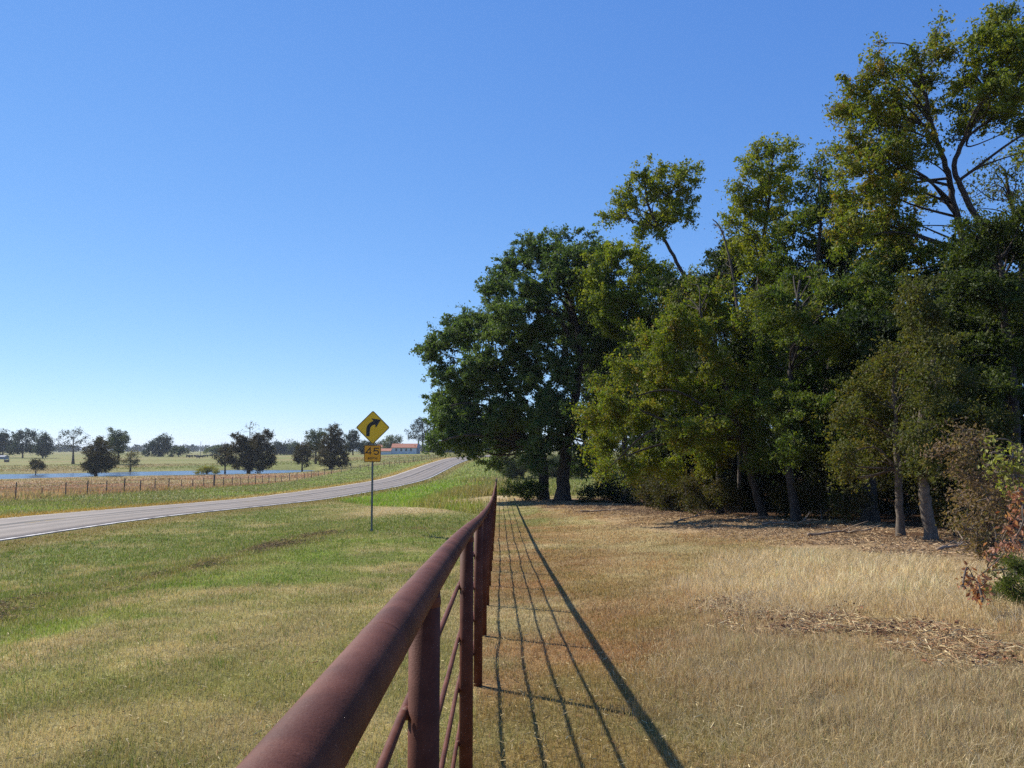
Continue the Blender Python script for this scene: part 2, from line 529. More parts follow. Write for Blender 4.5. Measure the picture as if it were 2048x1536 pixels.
def terrain(X, Y, fine=True):
    X = np.atleast_1d(np.asarray(X, float)); Y = np.atleast_1d(np.asarray(Y, float))
    shp = X.shape; X = X.ravel(); Y = Y.ravel()
    out = np.empty(len(X))
    for i in range(0, len(X), 40000):
        x, y = X[i:i + 40000], Y[i:i + 40000]
        ex, ey = _emb(x, y)
        D = _w[-3] + _w[-2] * ex + _w[-1] * ey
        D = D + (np.sqrt((ex[:, None] - _cx) ** 2 + (ey[:, None] - _cy) ** 2) ** 1.5) @ _w[:len(ctrl)]
        z = EYE - D
        r = np.hypot(x, y)
        if fine:
            z = z + (fbm(x, y, 2.2, 3, 3) - .5) * .05 + (fbm(x, y, 30, 9, 3) - .5) * .25 * sstep(60, 250, r)
        # pond basin
        m = (r > 100) & (r < 520) & (x < 0)
        if m.any():
            dp, _, _ = seg_dist(x[m], y[m], np.vstack([POND, POND[:1]]))
            ins = inpoly(x[m], y[m], POND)
            sd = np.where(ins, -dp, dp)
            zz = z[m]
            lo_ = EYE - POND_D
            bank = np.maximum(zz - .35 * (1 - sstep(4, 16, sd)), lo_ + .04 + .05 * sstep(1, 7, sd))
            zz = np.where(ins, lo_ - .25 - .8 * sstep(0, 6, -sd), bank)
            z[m] = zz
        # road bed
        m = (x > -45) & (x < 90) & (y > -70) & (y < 400)
        if m.any():
            d, s_, par = seg_dist(x[m], y[m], ROAD_C[:, :2])
            zr = np.interp(par, ROAD_ARC, ROAD_C[:, 2])
            e = .012 * r[m]
            k = 1 - sstep(ROAD_HW + .3 + e, ROAD_HW + 4.5 + 1.6 * e, d)
            drop = .012 + .0003 * r[m]
            z[m] = z[m] * (1 - k) + (zr - drop) * k
        out[i:i + 40000] = z
    return out.reshape(shp)


def gz(x, y): return float(terrain(x, y)[0])


def hit(px, py, y0=2.0, y1=900.0):
    """ground point seen through a photo pixel"""
    dx, dz = ray(px, py)
    Ys = np.geomspace(y0, y1, 900)
    d = EYE + dz * Ys - terrain(dx * Ys, Ys)
    k = np.argmax(d < 0)
    if d[k] >= 0: k = len(Ys) - 1
    Yh = Ys[k - 1] + (Ys[k] - Ys[k - 1]) * d[k - 1] / (d[k - 1] - d[k] + 1e-9) if k else Ys[0]
    return dx * Yh, Yh


def hits(pts): return np.array([hit(*p) for p in pts])


# plan curves of what lies on the ground
CLIP_STRIP = hits([(-120, 1262), (0, 1215), (120, 1195), (250, 1170), (380, 1135), (500, 1105), (600, 1080), (650, 1068)])
GREEN_STRIP = hits([(-80, 1330), (60, 1290), (220, 1235), (350, 1195), (480, 1150), (600, 1125), (690, 1102), (800, 1085)])
MOW_LINE = hits([(640, 998), (662, 998), (700, 1005), (743, 1012), (800, 1014), (860, 1007), (915, 999), (978, 992)])
MOW_LINE = np.vstack([[ROAD_C[62, 0] + 2, MOW_LINE[0, 1] + 1.0], MOW_LINE[1:], [2.0, MOW_LINE[-1, 1] + .5], [12, MOW_LINE[-1, 1] + 2]])
WOOD_EDGE = hits([(1040, 1000), (1110, 1010), (1200, 1020), (1300, 1032), (1420, 1040), (1540, 1050), (1640, 1066), (1760, 1080), (1880, 1092), (1960, 1105)])
WOOD_EDGE = np.vstack([WOOD_EDGE, [[10.2, 14.0], [10.5, 9], [11, 2], [12, -20]]])
CHIP_EDGE = hits([(1040, 1003), (1100, 1020), (1200, 1042), (1300, 1062), (1420, 1072), (1540, 1085), (1660, 1103), (1780, 1118), (1900, 1130)])
RED_BAND = hits([(1120, 1110), (1180, 1170), (1250, 1240), (1330, 1310), (1420, 1370)])
TALL_POLY = hits([(1390, 1180), (1480, 1120), (1620, 1108), (1800, 1125), (1960, 1150), (2100, 1180), (2150, 1255), (1950, 1240), (1700, 1215), (1560, 1235), (1480, 1200)])
DUG_POLY = hits([(1420, 1195), (1500, 1195), (1640, 1225), (1800, 1240), (1960, 1265), (2120, 1290), (2120, 1350), (1900, 1320), (1700, 1290), (1520, 1260), (1430, 1225)])
ROUGH_POLY = hits([(1420, 1270), (1560, 1280), (1750, 1320), (2120, 1370), (2250, 1536), (1700, 1560), (1560, 1450), (1450, 1340)])
REED_POLY = hits([(1180, 958), (1190, 985)])

PAL = {k: srgb(*v) for k, v in dict(
    straw=(188, 168, 118), tan=(166, 146, 96), green=(116, 130, 58), bright=(126, 150, 50), redbrown=(158, 116, 72), dry=(212, 191, 150),
    chip=(180, 152, 112), litter=(98, 72, 50), ochre=(176, 142, 66), pasture=(150, 146, 88), reddish=(172, 132, 98), soil=(140, 108, 74), greytan=(184, 166, 128), dark=(66, 96, 34)).items()}


def mixc(a, b, t): return a * (1 - t[:, None]) + b * t[:, None]


def ground_zone(X, Y):
    """base colour, blade height of whatever grows at a plan point"""
    n1, n2, n3 = fbm(X, Y, 5, 11), fbm(X, Y, 1.1, 23), fbm(X, Y, 16, 37)
    r = np.hypot(X, Y)
    one = np.ones_like(X)
    col = mixc(PAL['straw'][None] * one[:, None], PAL['tan'], sstep(.35, .65, n2))
    g = sstep(.42, .68, n1 * .6 + n2 * .4)
    col = mixc(col, PAL['green'][None], g * .55)
    h = .045 * one
    # ---- left of the fence
    left = X < FENCE_X
    col = np.where(left[:, None], mixc(col, PAL['green'][None] * 1.25, .10 + .28 * sstep(.35, .65, n3 * .5 + n2 * .5)), col)
    dg, sg, _ = seg_dist(X, Y, GREEN_STRIP)
    wg = 1.2 + .05 * Y
    k = np.exp(-(dg / np.maximum(wg, .5)) ** 2) * sstep(.25, .6, n2 * .5 + n1 * .5) * left
    col = mixc(col, PAL['bright'][None], k * .85)
    dm, sm, _ = seg_dist(X, Y, MOW_LINE)
    off_ = np.where(sg < 0, dg, -dg)
    kd = sstep(-.5, 3.0, off_) * left          # beyond the green strip: greener towards the road
    kd = kd * (1 - (Y > 25) * (sm > 0) * (1 - sstep(5, 13, dm)) * sstep(-12, -7, X))
    kdn = kd * (.25 + .75 * sstep(.30, .52, n1 * .5 + n2 * .5))
    col = np.where(left[:, None], col * (1 + .10 * np.sin(off_ * 3.6 + n1 * 4) * (Y < 60))[:, None], col)
    near_ = np.exp(-np.maximum(-off_, 0) / (1.1 + .15 * np.maximum(Y, 0))) * left * (off_ < 0) * sstep(.25, .6, n2 * .6 + n1 * .4)
    col = mixc(col, PAL['green'][None] * 1.08, near_ * .75)
    col = mixc(col, PAL['green'][None], kdn * .85)
    col = mixc(col, PAL['redbrown'][None], kd * sstep(.56, .7, n3 * .6 + n2 * .4) * .7)
    h = h + .03 * kd
    dc, _, _ = seg_dist(X, Y, CLIP_STRIP)
    wc = .45 + .018 * Y
    k = np.exp(-(dc / np.maximum(wc, .3)) ** 2) * sstep(.33, .6, n2) * left
    col = mixc(col, PAL['soil'][None] * 1.1, k * .45)
    # pale mower stripes below the unmown grass
    dm, sm, _ = seg_dist(X, Y, MOW_LINE)
    below = (sm > 0)
    st = .5 + .5 * np.sin((X * .93 + Y * .10) * 4.2 + n3 * 3)
    k = np.exp(-(dm / 9.0) ** 2) * below * sstep(-9, -5, X) * (X < .6) * (Y > 25)
    col = mixc(col, PAL['dry'][None], k * (.65 + .33 * st))
    # unmown beyond
    uk = sstep(-.15, .15, np.where(sm < 0, dm, -dm) + (n2 - .5) * .6) * (Y > 35) * (X > -14) * np.where(X > FENCE_X - .2, sstep(55.5, 57, Y), 1)
    ucol = mixc(PAL['bright'][None] * 1.05 * one[:, None], PAL['bright'] * 1.3, sstep(.4, .6, n1))
    red = sstep(.40, .56, fbm(X, Y, 7, 51) ) * sstep(-6.5, -3.0, X) * (Y < 110) * (X < 1)
    ucol = mixc(ucol, PAL['reddish'][None] * .8, red * .55)
    ucol = mixc(ucol, PAL['pasture'][None], sstep(90, 130, Y) * .55)
    ucol = mixc(ucol, PAL['pasture'][None] * .8, sstep(-2, 2, X) * .7)
    col = mixc(col, ucol, uk)
    h = h * (1 - uk) + uk * (.20 + .34 * red)
    # ---- right of the fence
    right = (X > FENCE_X) & (Y < 54)
    db, _, _ = seg_dist(X, Y, RED_BAND)
    k = np.exp(-(db / (.75 + .06 * np.maximum(Y, 0))) ** 2) * right * sstep(.22, .5, n2)
    col = mixc(col, PAL['redbrown'][None] * .95, k * .92)
    n4 = fbm(X, Y, .45, 91, 3)
    col = np.where(right[:, None], mixc(col, PAL['redbrown'][None] * .95, sstep(.44, .60, fbm(X, Y, 2.6, 61) * .6 + n4 * .4) * .75), col)
    col = np.where(right[:, None], col * (.72 + .56 * n4[:, None]), col)
    gk = right * (1 - sstep(1.6, 3.4, X)) * sstep(.42, .62, fbm(X, Y, 1.8, 97) * .6 + n2 * .4)
    col = mixc(col, PAL['green'][None] * 1.1, gk * .28)
    kf = right * sstep(1.4, 3.0, X) * (Y < 50)
    col = mixc(col, mixc(PAL['straw'][None] * one[:, None], PAL['redbrown'], sstep(.45, .7, n2) * .6), kf * .6)
    def feather(poly, w):
        dd_, _, _ = seg_dist(X, Y, np.vstack([poly, poly[:1]]))
        return sstep(-w, w, np.where(inpoly(X, Y, poly), dd_, -dd_) + (n2 - .5) * 2.2 * w + (n4 - .5) * w)
    t = feather(TALL_POLY, .9)
    col = mixc(col, PAL['dry'][None] * (.95 + .45 * n4[:, None]), t * .95); h = h * (1 - t) + t * (.05 + .24 * sstep(.35, .7, n4 * .6 + n2 * .4))
    t = feather(ROUGH_POLY, .9)
    col = mixc(col, PAL['greytan'][None] * (.8 + .5 * n4[:, None]), t * .85); h = h * (1 - t) + t * (.04 + .13 * sstep(.35, .7, n4 * .6 + n2 * .4))
    t = feather(DUG_POLY, .55)
    col = mixc(col, PAL['chip'][None] * (.7 + .5 * n4[:, None]), t * .55); h = h * (1 - .5 * t) + t * .02
    dce, sce, _ = seg_dist(X, Y, CHIP_EDGE)
    sd = np.where(sce < 0, dce, -dce) + (n2 - .5) * 2.2     # beyond (towards the wood): positive
    k = sstep(-.6, .6, sd) * (X > 1.0) * (Y < 56) * (Y > 6)
    col = mixc(col, PAL['chip'][None] * (.75 + .5 * n2[:, None]), k * .92); h = h * (1 - k) + k * .012
    dw, sw, _ = seg_dist(X, Y, WOOD_EDGE)
    k = sstep(-.2, .9, np.where(sw < 0, dw, -dw)) * (X > 1.5) * (Y < 220)
    k2 = k * (1 - sstep(50, 56, Y - 1.6 * np.maximum(X - 3, 0) + 2))
    col = mixc(col, PAL['litter'][None], k2); h = h * (1 - k2) + k2 * .01
    yy = (Y - 1.86 + 1.21) % 2.42 - 1.21
    k = np.exp(-((X - FENCE_X - .05) ** 2 + yy ** 2) / .035) * (Y < 57) * (Y > 0)
    col = mixc(col, PAL['soil'][None] * 1.15, k * .8); h = h * (1 - .75 * k)
    # ---- road shoulders and the far side
    d, s_, par = seg_dist(X, Y, ROAD_C[:, :2])
    offL = np.where(s_ < 0, d, -d)          # positive on the far (left) side
    k = sstep(ROAD_HW - .2, ROAD_HW + .3, d) * (1 - sstep(ROAD_HW + .8, ROAD_HW + 2.4 + 1.4 * n2, d))
    ocol = np.where((offL > 0)[:, None], PAL['ochre'][None], (PAL['redbrown'] * .55 + PAL['green'] * .45)[None])
    far = (offL > 0) & (r < 3000)
    fcol = mixc(PAL['green'][None] * one[:, None], PAL['bright'], sstep(.4, .65, n1))
    fcol = mixc(fcol, PAL['straw'][None], .2 * one)
    pk = sstep(17, 21, -X + (n1 - .5) * 5 - 16.0 + 0 * X) * (offL > 14) * (Y < 200)
    fcol = mixc(fcol, mixc(mixc(PAL['reddish'][None] * one[:, None], PAL['straw'], sstep(.40, .62, n3) * .7), PAL['green'], sstep(.45, .65, n1) * .35), pk)
    pas = sstep(195, 225, Y - (X + 36) * .25)
    pcol = mixc(PAL['pasture'][None] * one[:, None], PAL['green'], sstep(.35, .7, fbm(X, Y, 40, 71)) * .6)
    pcol = mixc(pcol, PAL['reddish'][None], sstep(.5, .7, fbm(X, Y, 25, 77)) * .4)
    fcol = mixc(fcol, pcol, pas)
    fh = (.13 * one) * (1 - pk) + pk * (.36 + .30 * n2) * (1 - .62 * sstep(85, 130, Y))
    fh = fh * (1 - pas) + .2 * pas
    nearp = (X < -30) & (Y > 120) & (Y < 290)
    if nearp.any():
        dp_, _, _ = seg_dist(X[nearp], Y[nearp], np.vstack([POND, POND[:1]]))
        fh[nearp] = fh[nearp] * (.3 + .7 * sstep(3, 20, dp_))
    col = np.where(far[:, None], fcol, col); h = np.where(far, fh, h)
    col = mixc(col, ocol, k * .85); h = h * (1 - .3 * k)
    return np.clip(np.nan_to_num(col, nan=.15), .02, .80), h


# one sheet to the horizon, fine near the fence
def sheet_axis(neg, pos, n, s):
    u = np.linspace(-math.asinh(neg / s), math.asinh(pos / s), n)
    return s * np.sinh(u)
gx = sheet_axis(6000, 6000, 620, 9.0)
gy = sheet_axis(2500, 9000, 640, 11.0)
GX, GY = np.meshgrid(gx, gy)
GZ = terrain(GX, GY)
nx, ny = len(gx), len(gy)
ii = (np.arange(ny - 1)[:, None] * nx + np.arange(nx - 1)[None]).ravel()
gcol, _ = ground_zone(GX.ravel(), GY.ravel())
ground = mesh_np('ground', np.column_stack([GX.ravel(), GY.ravel(), GZ.ravel()]),
                 np.column_stack([ii, ii + 1, ii + nx + 1, ii + nx]), mat_ground(), col=gcol * .72, smooth=True)
tag(ground, kind='structure')

# road ribbon with skirts, then markings 5 mm above it
_rt = np.gradient(ROAD_C[:, :2], axis=0); _rt /= np.linalg.norm(_rt, axis=1)[:, None]
_rn = np.column_stack([_rt[:, 1], -_rt[:, 0]])         # to the right


def road_pt(s, u):
    x = np.interp(s, ROAD_ARC, ROAD_C[:, 0]) + np.interp(s, ROAD_ARC, _rn[:, 0]) * u
    y = np.interp(s, ROAD_ARC, ROAD_C[:, 1]) + np.interp(s, ROAD_ARC, _rn[:, 1]) * u
    z = np.interp(s, ROAD_ARC, ROAD_C[:, 2]) + .05 * (1 - (u / ROAD_HW) ** 2)
    return np.column_stack([x, y, z * np.ones_like(x)])


def ribbon(us, ss, dz=0.0, edge=0):
    rng = np.random.default_rng(5)
    rows = []
    for i, u in enumerate(us):
        uu = np.full(len(ss), u, float)
        if edge and i in (1, len(us) - 2): uu += (vnoise(ss * 1.3, ss * 0 + u, 4) - .5) * edge
        p = road_pt(ss, np.clip(uu, -ROAD_HW - .2, ROAD_HW + .2)); p[:, 2] += dz
        rows.append(p)
    return rows
ss = np.arange(0, ROAD_ARC[-1], 1.0)
us = [-ROAD_HW - .08, -ROAD_HW, -2.4, -1.2, 0, 1.2, 2.4, ROAD_HW, ROAD_HW + .08]
rows = ribbon(us, ss, 0, .18)
rows[0][:, 2] -= .7; rows[-1][:, 2] -= .7
RV = np.stack(rows, 1).reshape(-1, 3)
nu = len(us)
ri = (np.arange(len(ss) - 1)[:, None] * nu + np.arange(nu - 1)[None]).ravel()
uvR = np.column_stack([np.tile(us, len(ss)), np.repeat(ss, nu)])
road = mesh_np('road', RV, np.column_stack([ri, ri + 1, ri + nu + 1, ri + nu]), mat_asphalt(), uv=uvR, smooth=True)
tag(road, kind='structure')


def marking(name, u0, w, mat, dash=None):
    V, Q, n = [], [], 0
    spans = [(ss[0], ss[-1])] if dash is None else [(a, a + dash[0]) for a in np.arange(ss[0], ss[-1] - dash[0], dash[1])]
    for a, b in spans:
        s_ = np.linspace(a, b, max(3, int((b - a) / 1.0)))
        wob = (vnoise(s_ * .8, s_ * 0, 17) - .5) * .03
        x = np.stack([np.array([road_pt(np.array([q]), u0 - w / 2 + o)[0] for q, o in zip(s_, wob)]),
                      np.array([road_pt(np.array([q]), u0 + w / 2 + o)[0] for q, o in zip(s_, wob)])], 1)
        x[:, :, 2] += .008
        k = np.arange(len(s_) - 1) * 2 + n
        V.append(x.reshape(-1, 3)); Q.append(np.column_stack([k, k + 1, k + 3, k + 2])); n += len(s_) * 2
    return tag(mesh_np(name, np.vstack(V), np.vstack(Q), mat), kind='structure')
asph = (.25, .205, .165)
M_WPAINT = mat_worn_paint('worn_white_paint', (.74, .70, .64), asph, (.48, .62), 1.2)
M_YPAINT = mat_worn_paint('worn_yellow_paint', (.42, .30, .10), asph, (.42, .58), 1.6)
marking('road_edge_line', ROAD_HW - .12, .15, M_WPAINT)
marking('road_edge_line', -ROAD_HW + .16, .15, M_WPAINT)
marking('road_centre_line', 0.0, .12, M_YPAINT, (3.0, 12.0))

# pond surface
PV = np.column_stack([POND, np.zeros(len(POND))])
cen = PV.mean(0)
me = bpy.data.meshes.new('water')
me.from_pydata([(x + (4 if x > -70 else 0), y + (-3 if y < 226 and y < 214 + (x + 84) * .3 else 3), EYE - POND_D) for x, y, _ in PV], [], [list(range(len(PV)))])
me.materials.append(mat_water())
water = bpy.data.objects.new('water', me); C.objects.link(water)
tag(water, kind='structure')

# ------------------------------------------------------------------ pipe fence
P_R = .035
fence = thing('pipe_fence', (FENCE_X, 1.86, gz(FENCE_X, 1.86)), 'rust red welded pipe fence with round top rail and four thin rods', 'fence')
fo = np.array(fence.location)
FY = np.arange(-5, 57.01, .5)
railz = lambda Y: EYE - rail_smooth(Y)
wob = lambda Y, a, s: (vnoise(np.asarray(Y) / 2.42, np.asarray(Y) * 0, s) - .5) * 2 * a
m = MB(); m.tube(np.column_stack([FENCE_X + wob(FY, .006, 2), FY, railz(FY)]), P_R, 28)
for yj in (1.16, 7.2, 13.6, 20.1, 26.4, 33.0, 39.2, 45.8, 52.1):     # butt welds between pipe lengths
    xo = float(FENCE_X + wob(np.array([yj]), .006, 2)[0])
    yy_ = np.linspace(yj - .008, yj + .008, 5)
    m.tube(np.column_stack([np.full(5, xo), yy_, railz(yy_)]), np.array([.96, 1.012, 1.022, 1.012, .96]) * P_R, 28, False)
m.build('top_rail', M_RUST, fence, True, fo)
RODX = FENCE_X - P_R - .0085
PY = 1.86 + 2.42 * np.arange(-2, 23)
PY[-1] = 57.0 if PY[-1] > 56.5 else PY[-1]
for i, y in enumerate(PY):
    m = MB()
    zt, zb = railz(y) - .012, gz(FENCE_X, y) - .15
    m.tube([(FENCE_X, y, zb), (FENCE_X, y, (zb + zt) / 2), (FENCE_X, y, zt)], P_R * .985, 24)
    m.tube([(FENCE_X, y, zt - .036), (FENCE_X, y, zt - .030), (FENCE_X, y, zt - .022), (FENCE_X, y, zt - .012)], np.array([.97, 1.02, 1.035, 1.0]) * P_R, 20, False)
    for dd in (.275, .535, .785, 1.045):
        zz = float(railz(y)) - dd
        m.tube([(RODX + .004, y - .016, zz), (RODX + .006, y - .006, zz + .001), (RODX + .006, y + .006, zz), (RODX + .004, y + .016, zz)], [.006, .0145, .0145, .006], 8)
    m.build('post', M_RUST, fence, True, fo)
for k, dd in enumerate((.275, .535, .785, 1.045)):
    Yr = np.arange(-5, 56.9, .2)
    sag = -.012 * np.abs(np.sin((Yr - 1.86) / 2.42 * math.pi)) * (.3 + 1.4 * vnoise(np.floor((Yr - 1.86) / 2.42), Yr * 0 + k, 8))
    m = MB(); m.tube(np.column_stack([RODX + wob(Yr, .004, 31 + k), Yr, railz(Yr) - dd + sag + wob(Yr, .012, 40 + k)]), .0105, 10)
    m.build('rod', M_RUST, fence, True, fo)

# ------------------------------------------------------------------ warning sign
SY = 27.0
sx, sz = at(743, 1060, SY)[0], gz(at(743, 1060, SY)[0], SY)
PXM = SY / F_PX * 1.0                                    # metres per photo pixel at the sign
sign = thing('road_sign', (sx, SY, sz), 'yellow diamond curve warning sign above an orange 45 mph plate on a steel post', 'road sign')
M_YEL = mat_plain('yellow_sheeting', (.95, .53, .008), .5, col2=(.91, .50, .008), nscale=3)
M_ORG = mat_plain('amber_sheeting', (.96, .38, .006), .5, col2=(.92, .36, .006), nscale=3)
M_BLK = mat_plain('black_sign_ink', (.012, .011, .012), .5)
M_ALU = mat_plain('sign_back', (.35, .36, .36), .4, metal=.6)
zc = at(743, 855, SY)[2] - sz
zp = at(743, 907.2, SY)[2] - sz
ztop = at(743, 830, SY)[2] - sz
m = MB()
u = .028
for bx, by, dx, dy in ((0, 0, .036, .006), (-.017, .016, .005, .03), (.017, .016, .005, .03), (-.025, .03, .015, .005), (.025, .03, .015, .005)):
    m.box((bx, by, (ztop - .3) / 2), (dx, dy, ztop + .3))
m.build('post', M_GALV, sign)
m = MB()
m.box((0, .02, .02), (.09, .06, .10))
m.build('post_anchor', M_GALV, sign)


def rounded(pts, r, n=5):
    out = []
    N = len(pts)
    for i in range(N):
        p0, p1, p2 = [np.array(pts[(i + k) % N], float) for k in (-1, 0, 1)]
        a = (p0 - p1) / np.linalg.norm(p0 - p1); b = (p2 - p1) / np.linalg.norm(p2 - p1)
        s_, e_ = p1 + a * r, p1 + b * r
        for t in np.linspace(0, 1, n):
            out.append((1 - t) ** 2 * s_ + 2 * t * (1 - t) * p1 + t * t * e_)
    return [tuple(p) for p in out]


def frame_strip(mb, outer, inner, y0, y1, zoff):
    n = len(outer)
    V = [(p[0], y, p[1] + zoff) for y in (y0, y1) for ring in (outer, inner) for p in ring]
    q = []
    for i in range(n):
        j = (i + 1) % n
        q += [[i, j, n + j, n + i], [2 * n + i, 3 * n + i, 3 * n + j, 2 * n + j], [i, 2 * n + i, 2 * n + j, j], [n + i, n + j, 3 * n + j, 3 * n + i]]
    mb.add(V, q)
HD = 34.0 * PXM                                        # half diagonal
dia = [(0, HD), (-HD, 0), (0, -HD), (HD, 0)]
EYE4 = np.eye(4)
def T(z, y=0.0):
    M_ = np.eye(4); M_[2, 3] = z; M_[1, 3] = y; return M_
m = MB(); m.poly(rounded(dia, HD * .11), .003, T(zc, -.006)); plate = m.build('diamond_plate', M_YEL, sign)
sc_ = lambda pts, k: [(p[0] * k, p[1] * k) for p in pts]
m = MB(); frame_strip(m, rounded(sc_(dia, .985), HD * .10), rounded(sc_(dia, .935), HD * .085), -.008, -.0058, zc); m.build('border', M_BLK, plate)
arr = [(-.385, -.51), (-.185, -.51), (-.175, -.23), (-.155, -.06), (-.10, .06), (-.01, .135), (.105, .17), (.145, .155), (.145, .02), (.195, .005), (.455, .44), (.44, .455),
       (-.06, .535), (-.075, .51), (.02, .40), (.015, .375), (-.12, .315), (-.26, .205), (-.345, .07), (-.38, -.10)]
m = MB(); m.poly([(p[0] * HD, p[1] * HD) for p in arr], .0022, T(zc, -.008)); m.build('curve_arrow', M_BLK, plate)
HS = 16.6 * PXM
sq = [(-HS, -HS), (HS, -HS), (HS, HS), (-HS, HS)]
m = MB(); m.poly(rounded(sq, HS * .12), .003, T(zp, -.006)); plate2 = m.build('speed_plate', M_ORG, sign)
m = MB(); frame_strip(m, rounded(sc_(sq, .985), HS * .11), rounded(sc_(sq, .93), HS * .09), -.008, -.0058, zp); m.build('border', M_BLK, plate2)


def strokes(mb, polylines, w, ox, oy, sx_, sy_, zoff):
    for pl in polylines:
        P = np.array([(ox + p[0] * sx_, oy + p[1] * sy_) for p in pl], float)
        T_ = np.gradient(P, axis=0); T_ /= np.linalg.norm(T_, axis=1)[:, None]
        # mitre at hard corners
        n_ = np.column_stack([-T_[:, 1], T_[:, 0]])
        for i in range(1, len(P) - 1):
            a = P[i] - P[i - 1]; b = P[i + 1] - P[i]
            a /= np.linalg.norm(a); b /= np.linalg.norm(b)
            na, nb = np.array([-a[1], a[0]]), np.array([-b[1], b[0]])
            mm = na + nb; mm /= np.linalg.norm(mm) + 1e-9
            n_[i] = mm / max(.35, abs(mm @ na))
        a = P[1] - P[0]; n_[0] = np.array([-a[1], a[0]]) / np.linalg.norm(a)
        b = P[-1] - P[-2]; n_[-1] = np.array([-b[1], b[0]]) / np.linalg.norm(b)
        L, R_ = P + n_ * w / 2, P - n_ * w / 2
        k = len(P)
        V = [(p[0], -.0083, p[1] + zoff) for p in L] + [(p[0], -.0083, p[1] + zoff) for p in R_] + [(p[0], -.0058, p[1] + zoff) for p in L] + [(p[0], -.0058, p[1] + zoff) for p in R_]
        q = []
        for i in range(k - 1):
            q += [[i, k + i, k + i + 1, i + 1], [2 * k + i, 2 * k + i + 1, 3 * k + i + 1, 3 * k + i], [i, i + 1, 2 * k + i + 1, 2 * k + i], [k + i, 3 * k + i, 3 * k + i + 1, k + i + 1]]
        q += [[0, 2 * k, 3 * k, k], [k - 1, 2 * k - 1, 4 * k - 1, 3 * k - 1]]
        mb.add(V, q)
arc5 = [(.08, .93), (.03, .48), (.16, .56)] + [(.34 + .33 * math.cos(a), .29 + .29 * math.sin(a)) for a in np.radians(np.linspace(105, -150, 16))]
m = MB()
strokes(m, [[(.74, .24), (.0, .24), (.56, 1.0), (.56, -.02)]], HS * .125, -HS * .80, -HS * .10, HS * .92, HS * .78, zp)
strokes(m, [[(.72, .95), (.13, .95)], [(.14, .98), (.08, .50), (.18, .57)] + [(.36 + .32 * math.cos(a), .30 + .30 * math.sin(a)) for a in np.radians(np.linspace(110, -150, 18))]],
        HS * .125, HS * .10, -HS * .10, HS * .92, HS * .78, zp)
m.build('speed_number', M_BLK, plate2)
m = MB()
ly, lh = -HS * .72, HS * .31
strokes(m, [[(0, 0), (0, 1)], [(0, 1), (.5, .25), (1, 1)], [(1, 1), (1, 0)]], HS * .06, -HS * .52, ly, HS * .27, lh, zp)
strokes(m, [[(0, 0), (0, 1)], [(0, .97)] + [(.55 + .35 * math.cos(a), .72 + .25 * math.sin(a)) for a in np.radians(np.linspace(90, -90, 9))] + [(0, .47)]], HS * .06, -HS * .09, ly, HS * .27, lh, zp)
strokes(m, [[(0, 0), (0, 1)], [(.85, 0), (.85, 1)], [(0, .5), (.85, .5)]], HS * .06, HS * .30, ly, HS * .27, lh, zp)
m.build('lettering', M_BLK, plate2)
for zz in (zc + HD * .75, zc - HD * .75, zp + HS * .8, zp - HS * .88):
    m = MB(); m.tube([(0, -.012, zz), (0, -.004, zz)], .011, 10); m.build('bolt', M_GALV, sign)

# ------------------------------------------------------------------ trees
class Crown:
    pass


def leaf_quads(rng, Cn, size, aspect=.5, droop=.35):
    """rhombic leaves at centres Cn"""
    n = len(Cn)
    a = rng.normal(size=(n, 3)); a[:, 2] -= droop; a /= np.linalg.norm(a, axis=1)[:, None]
    b = rng.normal(size=(n, 3)); b -= (b * a).sum(1)[:, None] * a; b /= np.linalg.norm(b, axis=1)[:, None] + 1e-9
    c = np.cross(a, b)
    L = (size * np.clip(np.exp(rng.normal(-.05, .33, n)), .45, 1.9))[:, None]
    Wd = L * aspect
    fold = c * Wd * .18
    V = np.stack([Cn - a * L / 2, Cn + b * Wd / 2 + a * L * .05 + fold, Cn + a * L / 2, Cn - b * Wd / 2 + a * L * .05 + fold], 1)
    return V.reshape(-1, 3), np.arange(n * 4).reshape(n, 4)


